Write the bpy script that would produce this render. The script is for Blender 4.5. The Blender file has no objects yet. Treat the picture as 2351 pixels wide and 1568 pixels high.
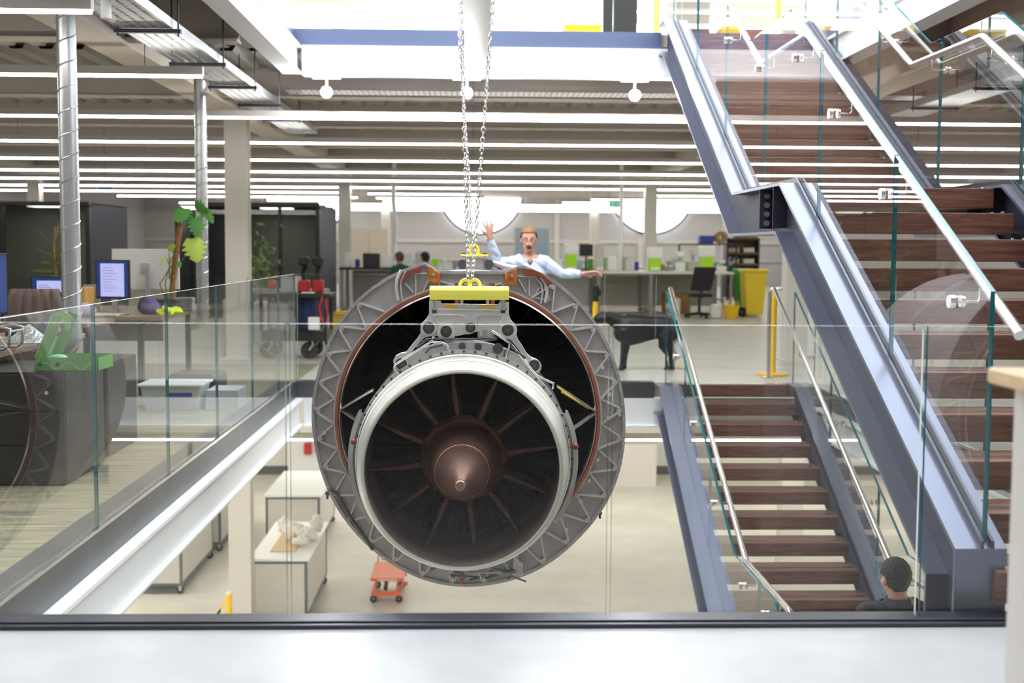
import bpy, bmesh, math, random
from mathutils import Vector, Matrix
R = math.radians
PI = math.pi
random.seed(7)
SC = bpy.context.scene
COL = SC.collection
# ---------------------------------------------------------------- camera, sky, exposure
F = 2850.0; W_, H_ = 2351, 1568
EYE = Vector((0, 0, 1.38))
th = math.atan(216 / F); ps = math.atan(91.5 / F * math.cos(th)); ro = 0.006
fw = Vector((math.sin(ps) * math.cos(th), math.cos(ps) * math.cos(th), -math.sin(th)))
rt0 = Vector((math.cos(ps), -math.sin(ps), 0)); up0 = rt0.cross(fw)
rt = rt0 * math.cos(ro) + up0 * math.sin(ro); up = up0 * math.cos(ro) - rt0 * math.sin(ro)
cd = bpy.data.cameras.new('camera'); cam = bpy.data.objects.new('camera', cd); COL.objects.link(cam)
M = Matrix((rt, up, -fw)).transposed().to_4x4(); M.translation = EYE
cam.matrix_world = M
cd.sensor_width = 36; cd.lens = 36 * F / W_
cd.clip_start = 0.05; cd.clip_end = 300
cd.dof.use_dof = True; cd.dof.focus_distance = 6.9; cd.dof.aperture_fstop = 2.2
SC.camera = cam
w = bpy.data.worlds.new('daylight'); SC.world = w; w.use_nodes = True
bg = w.node_tree.nodes['Background']; bg.inputs[0].default_value = (0.93, 0.965, 1.0, 1); bg.inputs[1].default_value = 3.6
SC.view_settings.view_transform = 'Standard'; SC.view_settings.look = 'None'
SC.view_settings.gamma = 1.0; SC.view_settings.use_curve_mapping = False
SC.view_settings.exposure = 0.72
SC.cycles.max_bounces = 8; SC.cycles.transparent_max_bounces = 40
SC.cycles.diffuse_bounces = 4; SC.cycles.glossy_bounces = 3
SC.cycles.caustics_reflective = False; SC.cycles.caustics_refractive = False
SC.cycles.sample_clamp_indirect = 6

def ray(px, py):
    d = fw * F + rt * (px - W_ / 2) + up * (H_ / 2 - py)
    return d
def PY(px, py, Y):
    d = ray(px, py); return EYE + d * (Y / d.y)
def PZ(px, py, Z):
    d = ray(px, py); return EYE + d * ((Z - EYE.z) / d.z)
def PX(px, py, X):
    d = ray(px, py); return EYE + d * (X / d.x)

# ---------------------------------------------------------------- materials
MT = {}
def mat(name, col, rough=0.5, metal=0.0, emit=0, bump=0.0, bscale=30, var=0.0, vscale=6, col2=None, stretch=(1, 1, 1), coat=0):
    if name in MT: return MT[name]
    m = bpy.data.materials.new(name); m.use_nodes = True
    nt = m.node_tree; b = nt.nodes['Principled BSDF']
    b.inputs['Base Color'].default_value = (*col, 1); b.inputs['Roughness'].default_value = rough
    b.inputs['Metallic'].default_value = metal
    if coat: b.inputs['Coat Weight'].default_value = coat
    if emit:
        b.inputs['Emission Color'].default_value = (*col, 1); b.inputs['Emission Strength'].default_value = emit
    if var or bump or col2:
        tc = nt.nodes.new('ShaderNodeTexCoord'); mp = nt.nodes.new('ShaderNodeMapping')
        mp.inputs['Scale'].default_value = stretch
        nt.links.new(tc.outputs['Object'], mp.inputs['Vector'])
        n = nt.nodes.new('ShaderNodeTexNoise'); n.inputs['Scale'].default_value = vscale; n.inputs['Detail'].default_value = 5
        n.inputs['Roughness'].default_value = 0.6
        nt.links.new(mp.outputs[0], n.inputs['Vector'])
        if var or col2:
            r = nt.nodes.new('ShaderNodeValToRGB')
            c2 = col2 or tuple(min(1, c * (1 + var)) for c in col); c1 = col if col2 else tuple(c * (1 - var) for c in col)
            r.color_ramp.elements[0].color = (*c1, 1); r.color_ramp.elements[1].color = (*c2, 1)
            r.color_ramp.elements[0].position = 0.35; r.color_ramp.elements[1].position = 0.66
            nt.links.new(n.outputs[0], r.inputs[0]); nt.links.new(r.outputs[0], b.inputs['Base Color'])
        if bump:
            n2 = nt.nodes.new('ShaderNodeTexNoise'); n2.inputs['Scale'].default_value = bscale; n2.inputs['Detail'].default_value = 4
            nt.links.new(mp.outputs[0], n2.inputs['Vector'])
            bp = nt.nodes.new('ShaderNodeBump'); bp.inputs['Strength'].default_value = bump; bp.inputs['Distance'].default_value = 0.01
            nt.links.new(n2.outputs[0], bp.inputs['Height']); nt.links.new(bp.outputs[0], b.inputs['Normal'])
    MT[name] = m; return m
def glassmat(name, tint=(0.985, 0.996, 0.993), refl=1.0, ior=1.5):
    m = bpy.data.materials.new(name); m.use_nodes = True; nt = m.node_tree; nt.nodes.clear()
    o = nt.nodes.new('ShaderNodeOutputMaterial'); mx = nt.nodes.new('ShaderNodeMixShader')
    t = nt.nodes.new('ShaderNodeBsdfTransparent'); t.inputs[0].default_value = (*tint, 1)
    g = nt.nodes.new('ShaderNodeBsdfGlossy'); g.inputs['Roughness'].default_value = 0.0; g.inputs[0].default_value = (refl, refl, refl, 1)
    f = nt.nodes.new('ShaderNodeFresnel'); f.inputs['IOR'].default_value = ior
    geo = nt.nodes.new('ShaderNodeNewGeometry')
    ml = nt.nodes.new('ShaderNodeMath'); ml.operation = 'SUBTRACT'; ml.inputs[0].default_value = 1
    nt.links.new(geo.outputs['Backfacing'], ml.inputs[1])
    m2 = nt.nodes.new('ShaderNodeMath'); m2.operation = 'MULTIPLY'
    nt.links.new(f.outputs[0], m2.inputs[0]); nt.links.new(ml.outputs[0], m2.inputs[1])
    m3 = nt.nodes.new('ShaderNodeMath'); m3.operation = 'MULTIPLY'; m3.inputs[1].default_value = 1.1; m3.use_clamp = True
    nt.links.new(m2.outputs[0], m3.inputs[0])
    nt.links.new(m3.outputs[0], mx.inputs[0]); nt.links.new(t.outputs[0], mx.inputs[1]); nt.links.new(g.outputs[0], mx.inputs[2])
    nt.links.new(mx.outputs[0], o.inputs[0]); MT[name] = m; return m
glassmat('glass'); glassmat('dark_glass', (0.62, 0.65, 0.62))
EDGE = mat('glass_edge', (0.015, 0.16, 0.19), 0.12)
EDGEP = mat('glass_edge_pale', (0.75, 0.83, 0.83), 0.2)
def wood(name, c1, c2, scale=(1, 1, 1), rough=0.5):
    m = bpy.data.materials.new(name); m.use_nodes = True; nt = m.node_tree; b = nt.nodes['Principled BSDF']
    tc = nt.nodes.new('ShaderNodeTexCoord'); mp = nt.nodes.new('ShaderNodeMapping'); mp.inputs['Scale'].default_value = scale
    n = nt.nodes.new('ShaderNodeTexNoise'); n.inputs['Scale'].default_value = 3; n.inputs['Detail'].default_value = 8; n.inputs['Distortion'].default_value = 1.2
    oi = nt.nodes.new('ShaderNodeObjectInfo'); ad = nt.nodes.new('ShaderNodeVectorMath'); ad.operation = 'ADD'
    nt.links.new(tc.outputs['Object'], ad.inputs[0]); nt.links.new(oi.outputs['Location'], ad.inputs[1])
    nt.links.new(ad.outputs[0], mp.inputs[0]); nt.links.new(mp.outputs[0], n.inputs['Vector'])
    r = nt.nodes.new('ShaderNodeValToRGB'); r.color_ramp.elements[0].position = 0.28; r.color_ramp.elements[1].position = 0.78
    r.color_ramp.elements[0].color = (*c1, 1); r.color_ramp.elements[1].color = (*c2, 1)
    nt.links.new(n.outputs[0], r.inputs[0]); nt.links.new(r.outputs[0], b.inputs['Base Color'])
    b.inputs['Roughness'].default_value = rough; MT[name] = m; return m
wood('tread_wood', (0.105, 0.044, 0.030), (0.30, 0.145, 0.105), (1.0, 10, 14), 0.42)
wood('desk_wood', (0.20, 0.13, 0.09), (0.34, 0.24, 0.17), (4, 25, 25), 0.5)
wood('pale_wood', (0.72, 0.50, 0.27), (0.86, 0.66, 0.41), (8, 3, 40), 0.5)
mat('white_paint', (0.86, 0.87, 0.88), 0.45)
mat('cream_paint', (0.68, 0.60, 0.50), 0.6)
mat('beam_grey', (0.46, 0.41, 0.36), 0.65)
mat('column_paint', (0.80, 0.76, 0.70), 0.5)
mat('fascia_grey', (0.10, 0.10, 0.115), 0.38, 0.5, var=0.12, vscale=3)
mat('fascia_blue', (0.115, 0.145, 0.25), 0.45, 0.3)
mat('kerb_metal', (0.055, 0.055, 0.075), 0.3, 0.7)
mat('polished_slab', (0.50, 0.505, 0.52), 0.22, var=0.05, vscale=3, bump=0.02, bscale=60)
mat('concrete_floor', (0.46, 0.44, 0.38), 0.38, col2=(0.60, 0.575, 0.50), vscale=1.2, stretch=(1, 2.5, 1))
mat('lower_floor', (0.62, 0.60, 0.53), 0.40, col2=(0.76, 0.73, 0.66), vscale=1.0)
mat('vinyl_floor', (0.12, 0.12, 0.105), 0.42, col2=(0.42, 0.36, 0.20), vscale=2.4, stretch=(0.8, 9, 1))
mat('steel_blue', (0.030, 0.032, 0.052), 0.5, 0.15, var=0.1, vscale=4, stretch=(1, 1, 1))
mat('steel_blue_flange', (0.15, 0.165, 0.23), 0.30, 0.6)
mat('steel_dark', (0.07, 0.07, 0.085), 0.35, 0.6)
mat('brushed_steel', (0.72, 0.71, 0.69), 0.24, 1.0)
mat('galvanised', (0.60, 0.61, 0.63), 0.30, 0.95, var=0.06, vscale=20, stretch=(1, 1, 0.1))
mat('chrome', (0.95, 0.95, 0.96), 0.18, 0.9)
mat('strip_light', (1.0, 0.985, 0.93), 0.5, emit=12)
mat('fill_strip_glow', (1.0, 0.97, 0.90), 0.5, emit=42)  # boosted emission, only for the fill strips added on the lower storey
mat('back_wall_grey', (0.22, 0.21, 0.20), 0.8)
mat('strip_body', (0.60, 0.56, 0.52), 0.5)
mat('spot_glow', (1.0, 0.99, 1.0), 0.5, emit=60)
mat('window_glow', (0.93, 0.96, 1.0), 0.5, emit=3.2)
mat('skylight_glow', (0.95, 0.97, 1.0), 0.5, emit=2.2)
mat('deck_metal', (0.50, 0.475, 0.44), 0.5, 0.4)
mat('black_plastic', (0.018, 0.018, 0.02), 0.4)
mat('rubber', (0.015, 0.015, 0.016), 0.7)
mat('dark_cabinet', (0.018, 0.015, 0.014), 0.45)
mat('white_plastic', (0.92, 0.92, 0.91), 0.35)
mat('grey_plastic', (0.35, 0.35, 0.36), 0.5)
mat('pale_grey', (0.62, 0.60, 0.56), 0.5)
mat('yellow', (0.95, 0.70, 0.035), 0.35, coat=0.3)
mat('yellow_pale', (1.0, 0.93, 0.15), 0.35)
mat('amber', (0.95, 0.60, 0.02), 0.4)
mat('orange_paint', (0.85, 0.16, 0.045), 0.4)
mat('orange_patch', (0.62, 0.18, 0.02), 0.4, var=0.3, vscale=25)
mat('rust_strap', (0.30, 0.075, 0.035), 0.45, 0.2, var=0.2, vscale=25)
mat('copper_ring', (0.42, 0.15, 0.09), 0.35, 0.55, var=0.12, vscale=12)
mat('copper_cone', (0.30, 0.155, 0.115), 0.33, 0.85, col2=(0.46, 0.29, 0.235), vscale=5, bump=0.08, bscale=14)
mat('strut_copper', (0.13, 0.062, 0.043), 0.5, 0.3, var=0.25, vscale=12)
mat('case_metal', (0.40, 0.375, 0.385), 0.40, 0.4, col2=(0.54, 0.51, 0.52), vscale=7, bump=0.05, bscale=40)
mat('rib_metal', (0.72, 0.69, 0.68), 0.34, 0.5)
mat('yoke_metal', (0.66, 0.645, 0.63), 0.36, 0.5, col2=(0.80, 0.785, 0.77), vscale=6)
mat('core_metal', (0.50, 0.51, 0.51), 0.36, 0.55, col2=(0.70, 0.70, 0.69), vscale=5)
mat('nozzle_metal', (0.72, 0.70, 0.63), 0.36, 0.6, col2=(0.84, 0.83, 0.77), vscale=4)
mat('nozzle_inner', (0.30, 0.22, 0.19), 0.35, 0.35, col2=(0.48, 0.36, 0.31), vscale=5)
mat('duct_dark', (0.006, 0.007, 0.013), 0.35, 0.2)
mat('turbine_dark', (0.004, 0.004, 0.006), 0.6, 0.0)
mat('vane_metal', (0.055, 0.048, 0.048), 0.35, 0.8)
mat('lip_silver', (0.75, 0.74, 0.72), 0.25, 0.95)
mat('bolt_dark', (0.10, 0.10, 0.11), 0.45, 0.7)
mat('lime', (0.45, 0.83, 0.03), 0.45)
mat('green_bin', (0.05, 0.50, 0.05), 0.45)
mat('box_green', (0.12, 0.36, 0.06), 0.6)
mat('box_green_light', (0.22, 0.52, 0.10), 0.6)
mat('box_inner', (0.45, 0.60, 0.56), 0.6)
mat('leaf', (0.09, 0.30, 0.045), 0.4)
mat('leaf_light', (0.50, 0.66, 0.10), 0.4)
mat('leaf_pale', (0.22, 0.30, 0.10), 0.5)
mat('stem', (0.14, 0.20, 0.05), 0.6)
mat('moss_pole', (0.27, 0.13, 0.045), 0.9, bump=0.8, bscale=80, var=0.3, vscale=40)
mat('terracotta', (0.45, 0.2, 0.1), 0.7)
mat('screen_blue', (0.015, 0.045, 0.17), 0.25, emit=0.3)
mat('screen_page', (0.36, 0.38, 0.66), 0.25, emit=0.55)
mat('screen_line', (0.18, 0.19, 0.42), 0.25, emit=0.3)
mat('skin', (0.60, 0.32, 0.24), 0.5)
mat('hair_ginger', (0.30, 0.16, 0.065), 0.7, bump=0.6, bscale=120)
mat('hair_dark', (0.006, 0.005, 0.005), 0.6, bump=0.7, bscale=140)
mat('hair_brown', (0.10, 0.05, 0.03), 0.6)
mat('shirt_blue', (0.60, 0.69, 0.90), 0.75, bump=0.3, bscale=14)
mat('shirt_black', (0.012, 0.013, 0.017), 0.8, bump=0.3, bscale=14)
mat('trousers_dark', (0.015, 0.018, 0.03), 0.8)
mat('jumper_green', (0.02, 0.10, 0.06), 0.9)
mat('jumper_grey', (0.5, 0.47, 0.43), 0.9)
mat('dog_black', (0.006, 0.007, 0.011), 0.5, bump=0.25, bscale=25)
mat('cardboard', (0.46, 0.28, 0.13), 0.8, var=0.12, vscale=5)
mat('shelf_brown', (0.20, 0.105, 0.05), 0.7)
mat('blue_plastic', (0.03, 0.06, 0.42), 0.4)
mat('navy_drum', (0.008, 0.022, 0.10), 0.35)
mat('light_blue', (0.35, 0.50, 0.60), 0.5)
mat('red_plastic', (0.55, 0.02, 0.03), 0.4)
mat('paper', (0.86, 0.84, 0.78), 0.8)
mat('foil', (0.78, 0.80, 0.84), 0.3, 0.7, bump=1.0, bscale=30)
mat('navy_cloth', (0.02, 0.026, 0.06), 0.9)
mat('purple_cloth', (0.13, 0.08, 0.26), 0.9)
mat('neon_cloth', (0.66, 0.86, 0.03), 0.8)
mat('brown_fabric', (0.24, 0.185, 0.16), 0.95, bump=0.6, bscale=160)
mat('amber_card', (0.72, 0.42, 0.12), 0.7)
mat('wall_grey', (0.50, 0.49, 0.49), 0.7)
mat('wall_white', (0.84, 0.82, 0.76), 0.7)
mat('skirting', (0.13, 0.12, 0.12), 0.6)
mat('bench_panel', (0.60, 0.57, 0.52), 0.5)
mat('bench_top', (0.88, 0.86, 0.78), 0.35)
mat('bench_frame', (0.13, 0.17, 0.18), 0.4, 0.3)
mat('locker', (0.74, 0.70, 0.65), 0.5, var=0.02)
mat('pod_black', (0.014, 0.012, 0.012), 0.4)
mat('pod_side', (0.10, 0.105, 0.14), 0.75)
mat('pod_back', (0.42, 0.42, 0.36), 0.8)

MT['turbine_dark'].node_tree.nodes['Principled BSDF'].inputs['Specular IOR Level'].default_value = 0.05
mat('pod_fill_glow', (1, .96, .88), .5, emit=5)
mat('exit_green', (0.02, 0.42, 0.22), .4, emit=.5)
# ---------------------------------------------------------------- objects
WL = {}
def reg(o, loc): WL[o.name] = Vector(loc)
def tag(o, label=None, cat=None, group=None, kind=None):
    if label: o['label'] = label
    if cat: o['category'] = cat
    if group: o['group'] = group
    if kind: o['kind'] = kind
    return o
def thing(name, label, cat, loc=(0, 0, 0), rz=0, group=None, rx=0):
    o = bpy.data.objects.new(name, None); COL.objects.link(o); o.empty_display_size = 0.1
    o.location = loc; o.rotation_euler = (rx, 0, rz); reg(o, loc)
    return tag(o, label, cat, group)
def V(*a): return Vector(a)
class MB:
    def __init__(s): s.v = []; s.f = []; s.mi = []; s.cur = 0
    def m(s, i): s.cur = i; return s
    def add(s, vs, fs):
        k = len(s.v); s.v += [tuple(x) for x in vs]
        for f in fs: s.f.append([k + i for i in f]); s.mi.append(s.cur)
        return s
    def box(s, x0, x1, y0, y1, z0, z1):
        vs = [(x, y, z) for x in (x0, x1) for y in (y0, y1) for z in (z0, z1)]
        return s.add(vs, [(0, 1, 3, 2), (4, 6, 7, 5), (0, 4, 5, 1), (2, 3, 7, 6), (0, 2, 6, 4), (1, 5, 7, 3)])
    def cbox(s, c, sx, sy, sz, rot=None):
        k = len(s.v); s.box(-sx / 2, sx / 2, -sy / 2, sy / 2, -sz / 2, sz / 2)
        for i in range(k, len(s.v)):
            p = Vector(s.v[i])
            if rot is not None: p = rot @ p
            s.v[i] = tuple(p + Vector(c))
        return s
    def rbox(s, x0, x1, y0, y1, z0, z1, b=0.01):
        # box with chamfered vertical and top/bottom edges
        pts = [(x0 + b, y0), (x1 - b, y0), (x1, y0 + b), (x1, y1 - b), (x1 - b, y1), (x0 + b, y1), (x0, y1 - b), (x0, y0 + b)]
        cx, cy = (x0 + x1) / 2, (y0 + y1) / 2
        def ring(z, k): return [(cx + (x - cx) * (1 - k / max(1e-6, (x1 - x0) / 2)), cy + (y - cy) * (1 - k / max(1e-6, (y1 - y0) / 2)), z) for x, y in pts]
        rings = [ring(z0, b), ring(z0 + b, 0), ring(z1 - b, 0), ring(z1, b)]
        return s.loft(rings, True)
    def loft(s, rings, caps=True, closed=True):
        n = len(rings[0]); vs = [p for r in rings for p in r]; fs = []
        for i in range(len(rings) - 1):
            for j in range(n if closed else n - 1):
                a = i * n + j; b = i * n + (j + 1) % n
                fs.append((a, b, b + n, a + n))
        if caps:
            fs.append(tuple(range(n - 1, -1, -1))); fs.append(tuple(range((len(rings) - 1) * n, len(rings) * n)))
        return s.add(vs, fs)
    def cyl(s, p0, p1, r0, r1=None, n=16, caps=True):
        r1 = r0 if r1 is None else r1
        p0 = Vector(p0); p1 = Vector(p1); d = (p1 - p0).normalized()
        a = d.orthogonal().normalized(); b = d.cross(a)
        rs = [[p + (a * math.cos(t) + b * math.sin(t)) * r for t in [2 * PI * k / n for k in range(n)]] for p, r in ((p0, r0), (p1, r1))]
        return s.loft(rs, caps)
    def tube(s, pts, r, n=8, caps=True, closed=False):
        pts = [Vector(p) for p in pts]; N = len(pts); rings = []; pa = None
        for i, p in enumerate(pts):
            if closed: d = (pts[(i + 1) % N] - pts[i - 1])
            else: d = pts[min(i + 1, N - 1)] - pts[max(i - 1, 0)]
            if d.length < 1e-9: d = V(0, 0, 1)
            d.normalize()
            if pa is None: a = d.orthogonal().normalized()
            else:
                a = pa - d * pa.dot(d); a = a.normalized() if a.length > 1e-6 else d.orthogonal().normalized()
            pa = a; b = d.cross(a); rr = r[i] if isinstance(r, (list, tuple)) else r
            rings.append([p + (a * math.cos(t) + b * math.sin(t)) * rr for t in [2 * PI * k / n for k in range(n)]])
        if closed:
            k0 = len(s.v); s.v += [tuple(p) for q in rings for p in q]
            for i in range(N):
                for j in range(n):
                    s.f.append([k0 + i * n + j, k0 + i * n + (j + 1) % n, k0 + ((i + 1) % N) * n + (j + 1) % n, k0 + ((i + 1) % N) * n + j]); s.mi.append(s.cur)
            return s
        return s.loft(rings, caps)
    def prism(s, poly, ext):
        # poly: list of 3D points (planar), ext: extrusion vector
        e = Vector(ext); a = [Vector(p) for p in poly]; return s.loft([a, [p + e for p in a]], True)
    def lathe(s, prof, c=(0, 0, 0), n=64, a0=0, a1=2 * PI, caps=False, axis='Z'):
        # prof: (radius, height) along the axis
        full = abs(a1 - a0 - 2 * PI) < 1e-6; m = n if full else n + 1; rings = []
        for r, h in prof:
            ring = []
            for k in range(m):
                t = a0 + (a1 - a0) * k / n
                if axis == 'Z': ring.append(V(c[0] + r * math.cos(t), c[1] + r * math.sin(t), c[2] + h))
                else: ring.append(V(c[0] + r * math.cos(t), c[1] + h, c[2] + r * math.sin(t)))
            rings.append(ring)
        return s.loft(rings, caps, full)
    def sphere(s, c, r, n=16, sc=(1, 1, 1)):
        prof = [(max(1e-4, math.sin(PI * k / (n // 2))) * r, -math.cos(PI * k / (n // 2)) * r) for k in range(n // 2 + 1)]
        k0 = len(s.v); s.lathe(prof, (0, 0, 0), n, caps=False)
        for i in range(k0, len(s.v)):
            p = s.v[i]; s.v[i] = (p[0] * sc[0] + c[0], p[1] * sc[1] + c[1], p[2] * sc[2] + c[2])
        return s
    def build(s, name, mats, parent=None, smooth=None, bevel=0, local=False, label=None):
        me = bpy.data.meshes.new(name)
        off = Vector((0, 0, 0))
        if parent is not None and not local: off = WL[parent.name]
        vs = [tuple(Vector(p) - off) for p in s.v] if off.length else s.v
        me.from_pydata(vs, [], s.f)
        if not isinstance(mats, (list, tuple)): mats = [mats]
        for m_ in mats: me.materials.append(MT[m_] if isinstance(m_, str) else m_)
        if len(mats) > 1: me.polygons.foreach_set('material_index', s.mi)
        me.validate(); 
        bm = bmesh.new(); bm.from_mesh(me); bmesh.ops.recalc_face_normals(bm, faces=bm.faces); bm.to_mesh(me); bm.free()
        if smooth is not None:
            me.shade_smooth(); me.set_sharp_from_angle(angle=R(smooth))
        o = bpy.data.objects.new(name, me); COL.objects.link(o)
        if parent is not None: o.parent = parent; WL[o.name] = off.copy()
        else: WL[o.name] = V(0, 0, 0)
        if bevel:
            md = o.modifiers.new('bevel', 'BEVEL'); md.width = bevel; md.segments = 2; md.limit_method = 'ANGLE'; md.angle_limit = R(40)
        if label: o['label'] = label
        return o
def rebase(o, loc):
    # put the origin of a single-mesh top-level object at loc without moving the shape
    loc = Vector(loc); o.data.transform(Matrix.Translation(-loc)); o.location = loc; WL[o.name] = loc; return o
def solo(mb, name, mats, label, cat, group=None, kind=None, base=None, **kw):
    o = mb.build(name, mats, **kw)
    xs = [v.co for v in o.data.vertices]
    b = base or ((min(p.x for p in xs) + max(p.x for p in xs)) / 2, (min(p.y for p in xs) + max(p.y for p in xs)) / 2, min(p.z for p in xs))
    rebase(o, b); return tag(o, label, cat, group, kind)
def struct(mb, name, mats, label=None, cat=None, **kw):
    o = mb.build(name, mats, **kw)
    return tag(o, label, cat, kind='structure')
def copy_tree(o, loc=None, parent=None, label=None, group=None, rz=None):
    c = o.copy(); COL.objects.link(c); c.parent = parent
    if loc is not None: c.location = loc
    if rz is not None: c.rotation_euler.z = rz
    if label: c['label'] = label
    if group: c['group'] = group
    if parent is None and loc is not None: WL[c.name] = Vector(loc)
    for ch in list(o.children): copy_tree(ch, None, c)
    return c
def glass_panel(corners, thick, parent, name='glass_panel', edge=None, pale=()):
    # corners: planar polygon (3D); thick: vector; faces glass, rim teal (pale for the listed edges)
    mb = MB(); a = [Vector(p) for p in corners]; e = Vector(thick); n = len(a)
    k = len(mb.v); mb.v += [tuple(p) for p in a] + [tuple(p + e) for p in a]
    mb.f.append(list(range(n))); mb.mi.append(0); mb.f.append([n + i for i in range(n - 1, -1, -1)]); mb.mi.append(0)
    for i in range(n):
        j = (i + 1) % n; mb.f.append([i, i + n, j + n, j]); mb.mi.append(2 if i in pale else 1)
    return mb.build(name, ['glass', edge or 'glass_edge', 'glass_edge_pale'], parent)
# ================================================================ SETTING
ZU = 3.52; YF = 12.6; XL = -1.8; XR = 3.42; YN = 4.5; YW = 46.0
def slab(name, x0, x1, y0, y1, z, m, t=0.14):
    struct(MB().box(x0, x1, y0, y1, z - t, z), name, m)
slab('floor', -14, 14, -9, YN, 0, 'polished_slab')
slab('floor.001', -12, XL, YN + .001, 14.6, 0, 'vinyl_floor')
slab('floor.002', XR, 12, YN + .001, YF, 0, 'concrete_floor')
slab('floor.003', XL + .001, 12, YF, YW, 0, 'concrete_floor')
slab('floor.004', -12, XL, 14.601, YW, 0, 'concrete_floor')
slab('floor.005', -12, 12, -2, 29, -3.52, 'lower_floor')
# upper storey floor around the void, with its steel deck soffit
slab('floor.006', -12, XL - .02, 6.0, YF, ZU, 'concrete_floor', 0.12)
slab('floor.007', XR + .02, 12, 5.2, YF, ZU, 'concrete_floor', 0.12)
slab('floor.008', -12, 12, YF + .02, 30, ZU, 'concrete_floor', 0.12)
def deck(name, x0, x1, y0, y1, z):
    mb = MB(); prof = []; x = x0
    while x < x1:
        prof += [(x, z), (x + .12, z), (x + .15, z - .055), (x + .27, z - .055)]; x += .30
    a = [(px, y0, pz) for px, pz in prof]; b = [(px, y1, pz) for px, pz in prof]
    n = len(a); mb.add(a + b, [(i, i + 1, n + i + 1, n + i) for i in range(n - 1)])
    struct(mb, name, 'deck_metal')
deck('ceiling', -12, XL - .25, 6.0, YF, ZU - .125)
deck('ceiling.001', XR + .25, 12, 5.2, YF, ZU - .125)
deck('ceiling.002', -12, 12, YF + .2, 29.9, ZU - .125)
struct(MB().box(-12, 12, 30, YW, ZU - .35, ZU - .3), 'ceiling.003', 'beam_grey')

# edge fascias: dark channel + white beam on the four sides, both levels
def edge(z, tag_, dark):
    # left side (faces +X)
    struct(MB().box(XL - .02, XL + .02, 4.5 if z < 1 else 6.0, YF - .03, z - .15, z + .015).box(XL - .16, XL - .021, 4.56 if z < 1 else 6.0, YF, z, z + .012), 'trim_1' + tag_, dark)
    struct(MB().box(XL - .1, XL + .09, 4.5 if z < 1 else 6.0, YF, z - .18, z - .152).box(XL - .0, XL + .05, 4.5 if z < 1 else 6.0, YF, z - .41, z - .18)
           .box(XL - .1, XL + .09, 4.5 if z < 1 else 6.0, YF, z - .43, z - .41), 'beam_left' + tag_, 'white_paint', bevel=.004)
    # far side (faces -Y)
    x1 = 1.86 if z < 1 else 1.88
    struct(MB().box(XL + .02, x1, YF - .03, YF + .02, z - .15, z + .015).box(XL, x1, YF + .021, YF + .16, z, z + .012), 'trim_2' + tag_, dark)
    struct(MB().box(XL + .1, XR - .1, YF - .06, YF + .02, z - .42, z - .152).box(XL + .1, XR - .1, YF - .12, YF + .14, z - .44, z - .42), 'beam_far' + tag_, 'white_paint')
    # right side (faces -X)
    struct(MB().box(XR - .02, XR + .02, 4.9 if z < 1 else 5.2, YF, z - .15, z + .015), 'trim_3' + tag_, dark)
    struct(MB().box(XR - .09, XR + .1, 4.9 if z < 1 else 5.2, YF, z - .18, z - .152).box(XR - .05, XR, 4.9 if z < 1 else 5.2, YF, z - .41, z - .18)
           .box(XR - .09, XR + .1, 4.9 if z < 1 else 5.2, YF, z - .43, z - .41), 'beam_right' + tag_, 'white_paint')
edge(0, '', 'fascia_grey'); edge(ZU, '.001', 'fascia_blue')
struct(MB().box(-2.5, 2.35, 4.41, 4.56, 0.0005, .016).box(-2.5, 2.35, 4.44, 4.475, .016, .022), 'trim_4', 'kerb_metal', bevel=.004)
struct(MB().box(-2.5, 1.84, 4.505, 4.56, -.3, -.001), 'trim_5', 'kerb_metal')
# white soffit beam crossing the void towards the camera
struct(MB().box(-.075, .135, 4.3, YF - .13, ZU - .44, ZU - .42).box(.01, .05, 4.3, YF - .13, ZU - .42, ZU - .12).box(-.075, .135, 4.3, YF - .13, ZU - .12, ZU - .10), 'hoist_beam', 'white_paint')

# floor beams under the upper storey
def ibeam_x(name, x0, x1, y, zb, h=.34, fwid=.18):
    mb = MB().m(0).box(x0, x1, y - fwid / 2, y + fwid / 2, zb, zb + .02).m(1).box(x0, x1, y - .03, y + .03, zb + .02, zb + h)
    return struct(mb, name, ['cream_paint', 'beam_grey'])
nb = 0
for y in (7.0, 10.4, 14.3, 17.7, 21.2, 24.6, 28.0):
    if y < YF:
        for x0, x1 in ((-12, -1.92), (3.55, 12)):
            ibeam_x('ceiling_beam' + ('.%03d' % nb if nb else ''), x0, x1, y, 3.04); nb += 1
    else:
        ibeam_x('ceiling_beam.%03d' % nb, -12, 12, y, 3.04); nb += 1
# girders along the column lines
COLX = (-9.7, -2.86, 4.0)
for x in COLX:
    mb = MB().box(x - .16, x + .16, 6.0, 29.5, 2.93, 2.955).box(x - .03, x + .03, 6.0, 29.5, 2.955, 3.36)
    struct(mb, 'ceiling_girder' + ('.%03d' % COLX.index(x) if COLX.index(x) else ''), 'cream_paint')
# columns
def column(x, y, z0, z1, n):
    mb = MB().box(x - .135, x + .135, y - .13, y - .115, z0, z1).box(x - .135, x + .135, y + .115, y + .13, z0, z1).box(x - .135, x + .10, y - .115, y + .115, z0, z1)
    mb.box(x - .2, x + .2, y - .2, y + .2, z0, z0 + .02)
    struct(mb, 'column' + ('.%03d' % n if n else ''), 'column_paint')
n = 0
for y in (15.3, 28.0, 41.0):
    for x in COLX:
        if y > 20 and x == -9.7 and y > 30: continue
        column(x, y, 0, 2.93 if y < 30 else 3.17, n); n += 1
for x in (-2.86, 4.0): column(x, 15.3, -3.52, -.14, n); n += 1
column(-2.86, 27.0, ZU, 7.0, n); n += 1
column(4.0, 27.0, ZU, 7.0, n); n += 1
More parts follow.
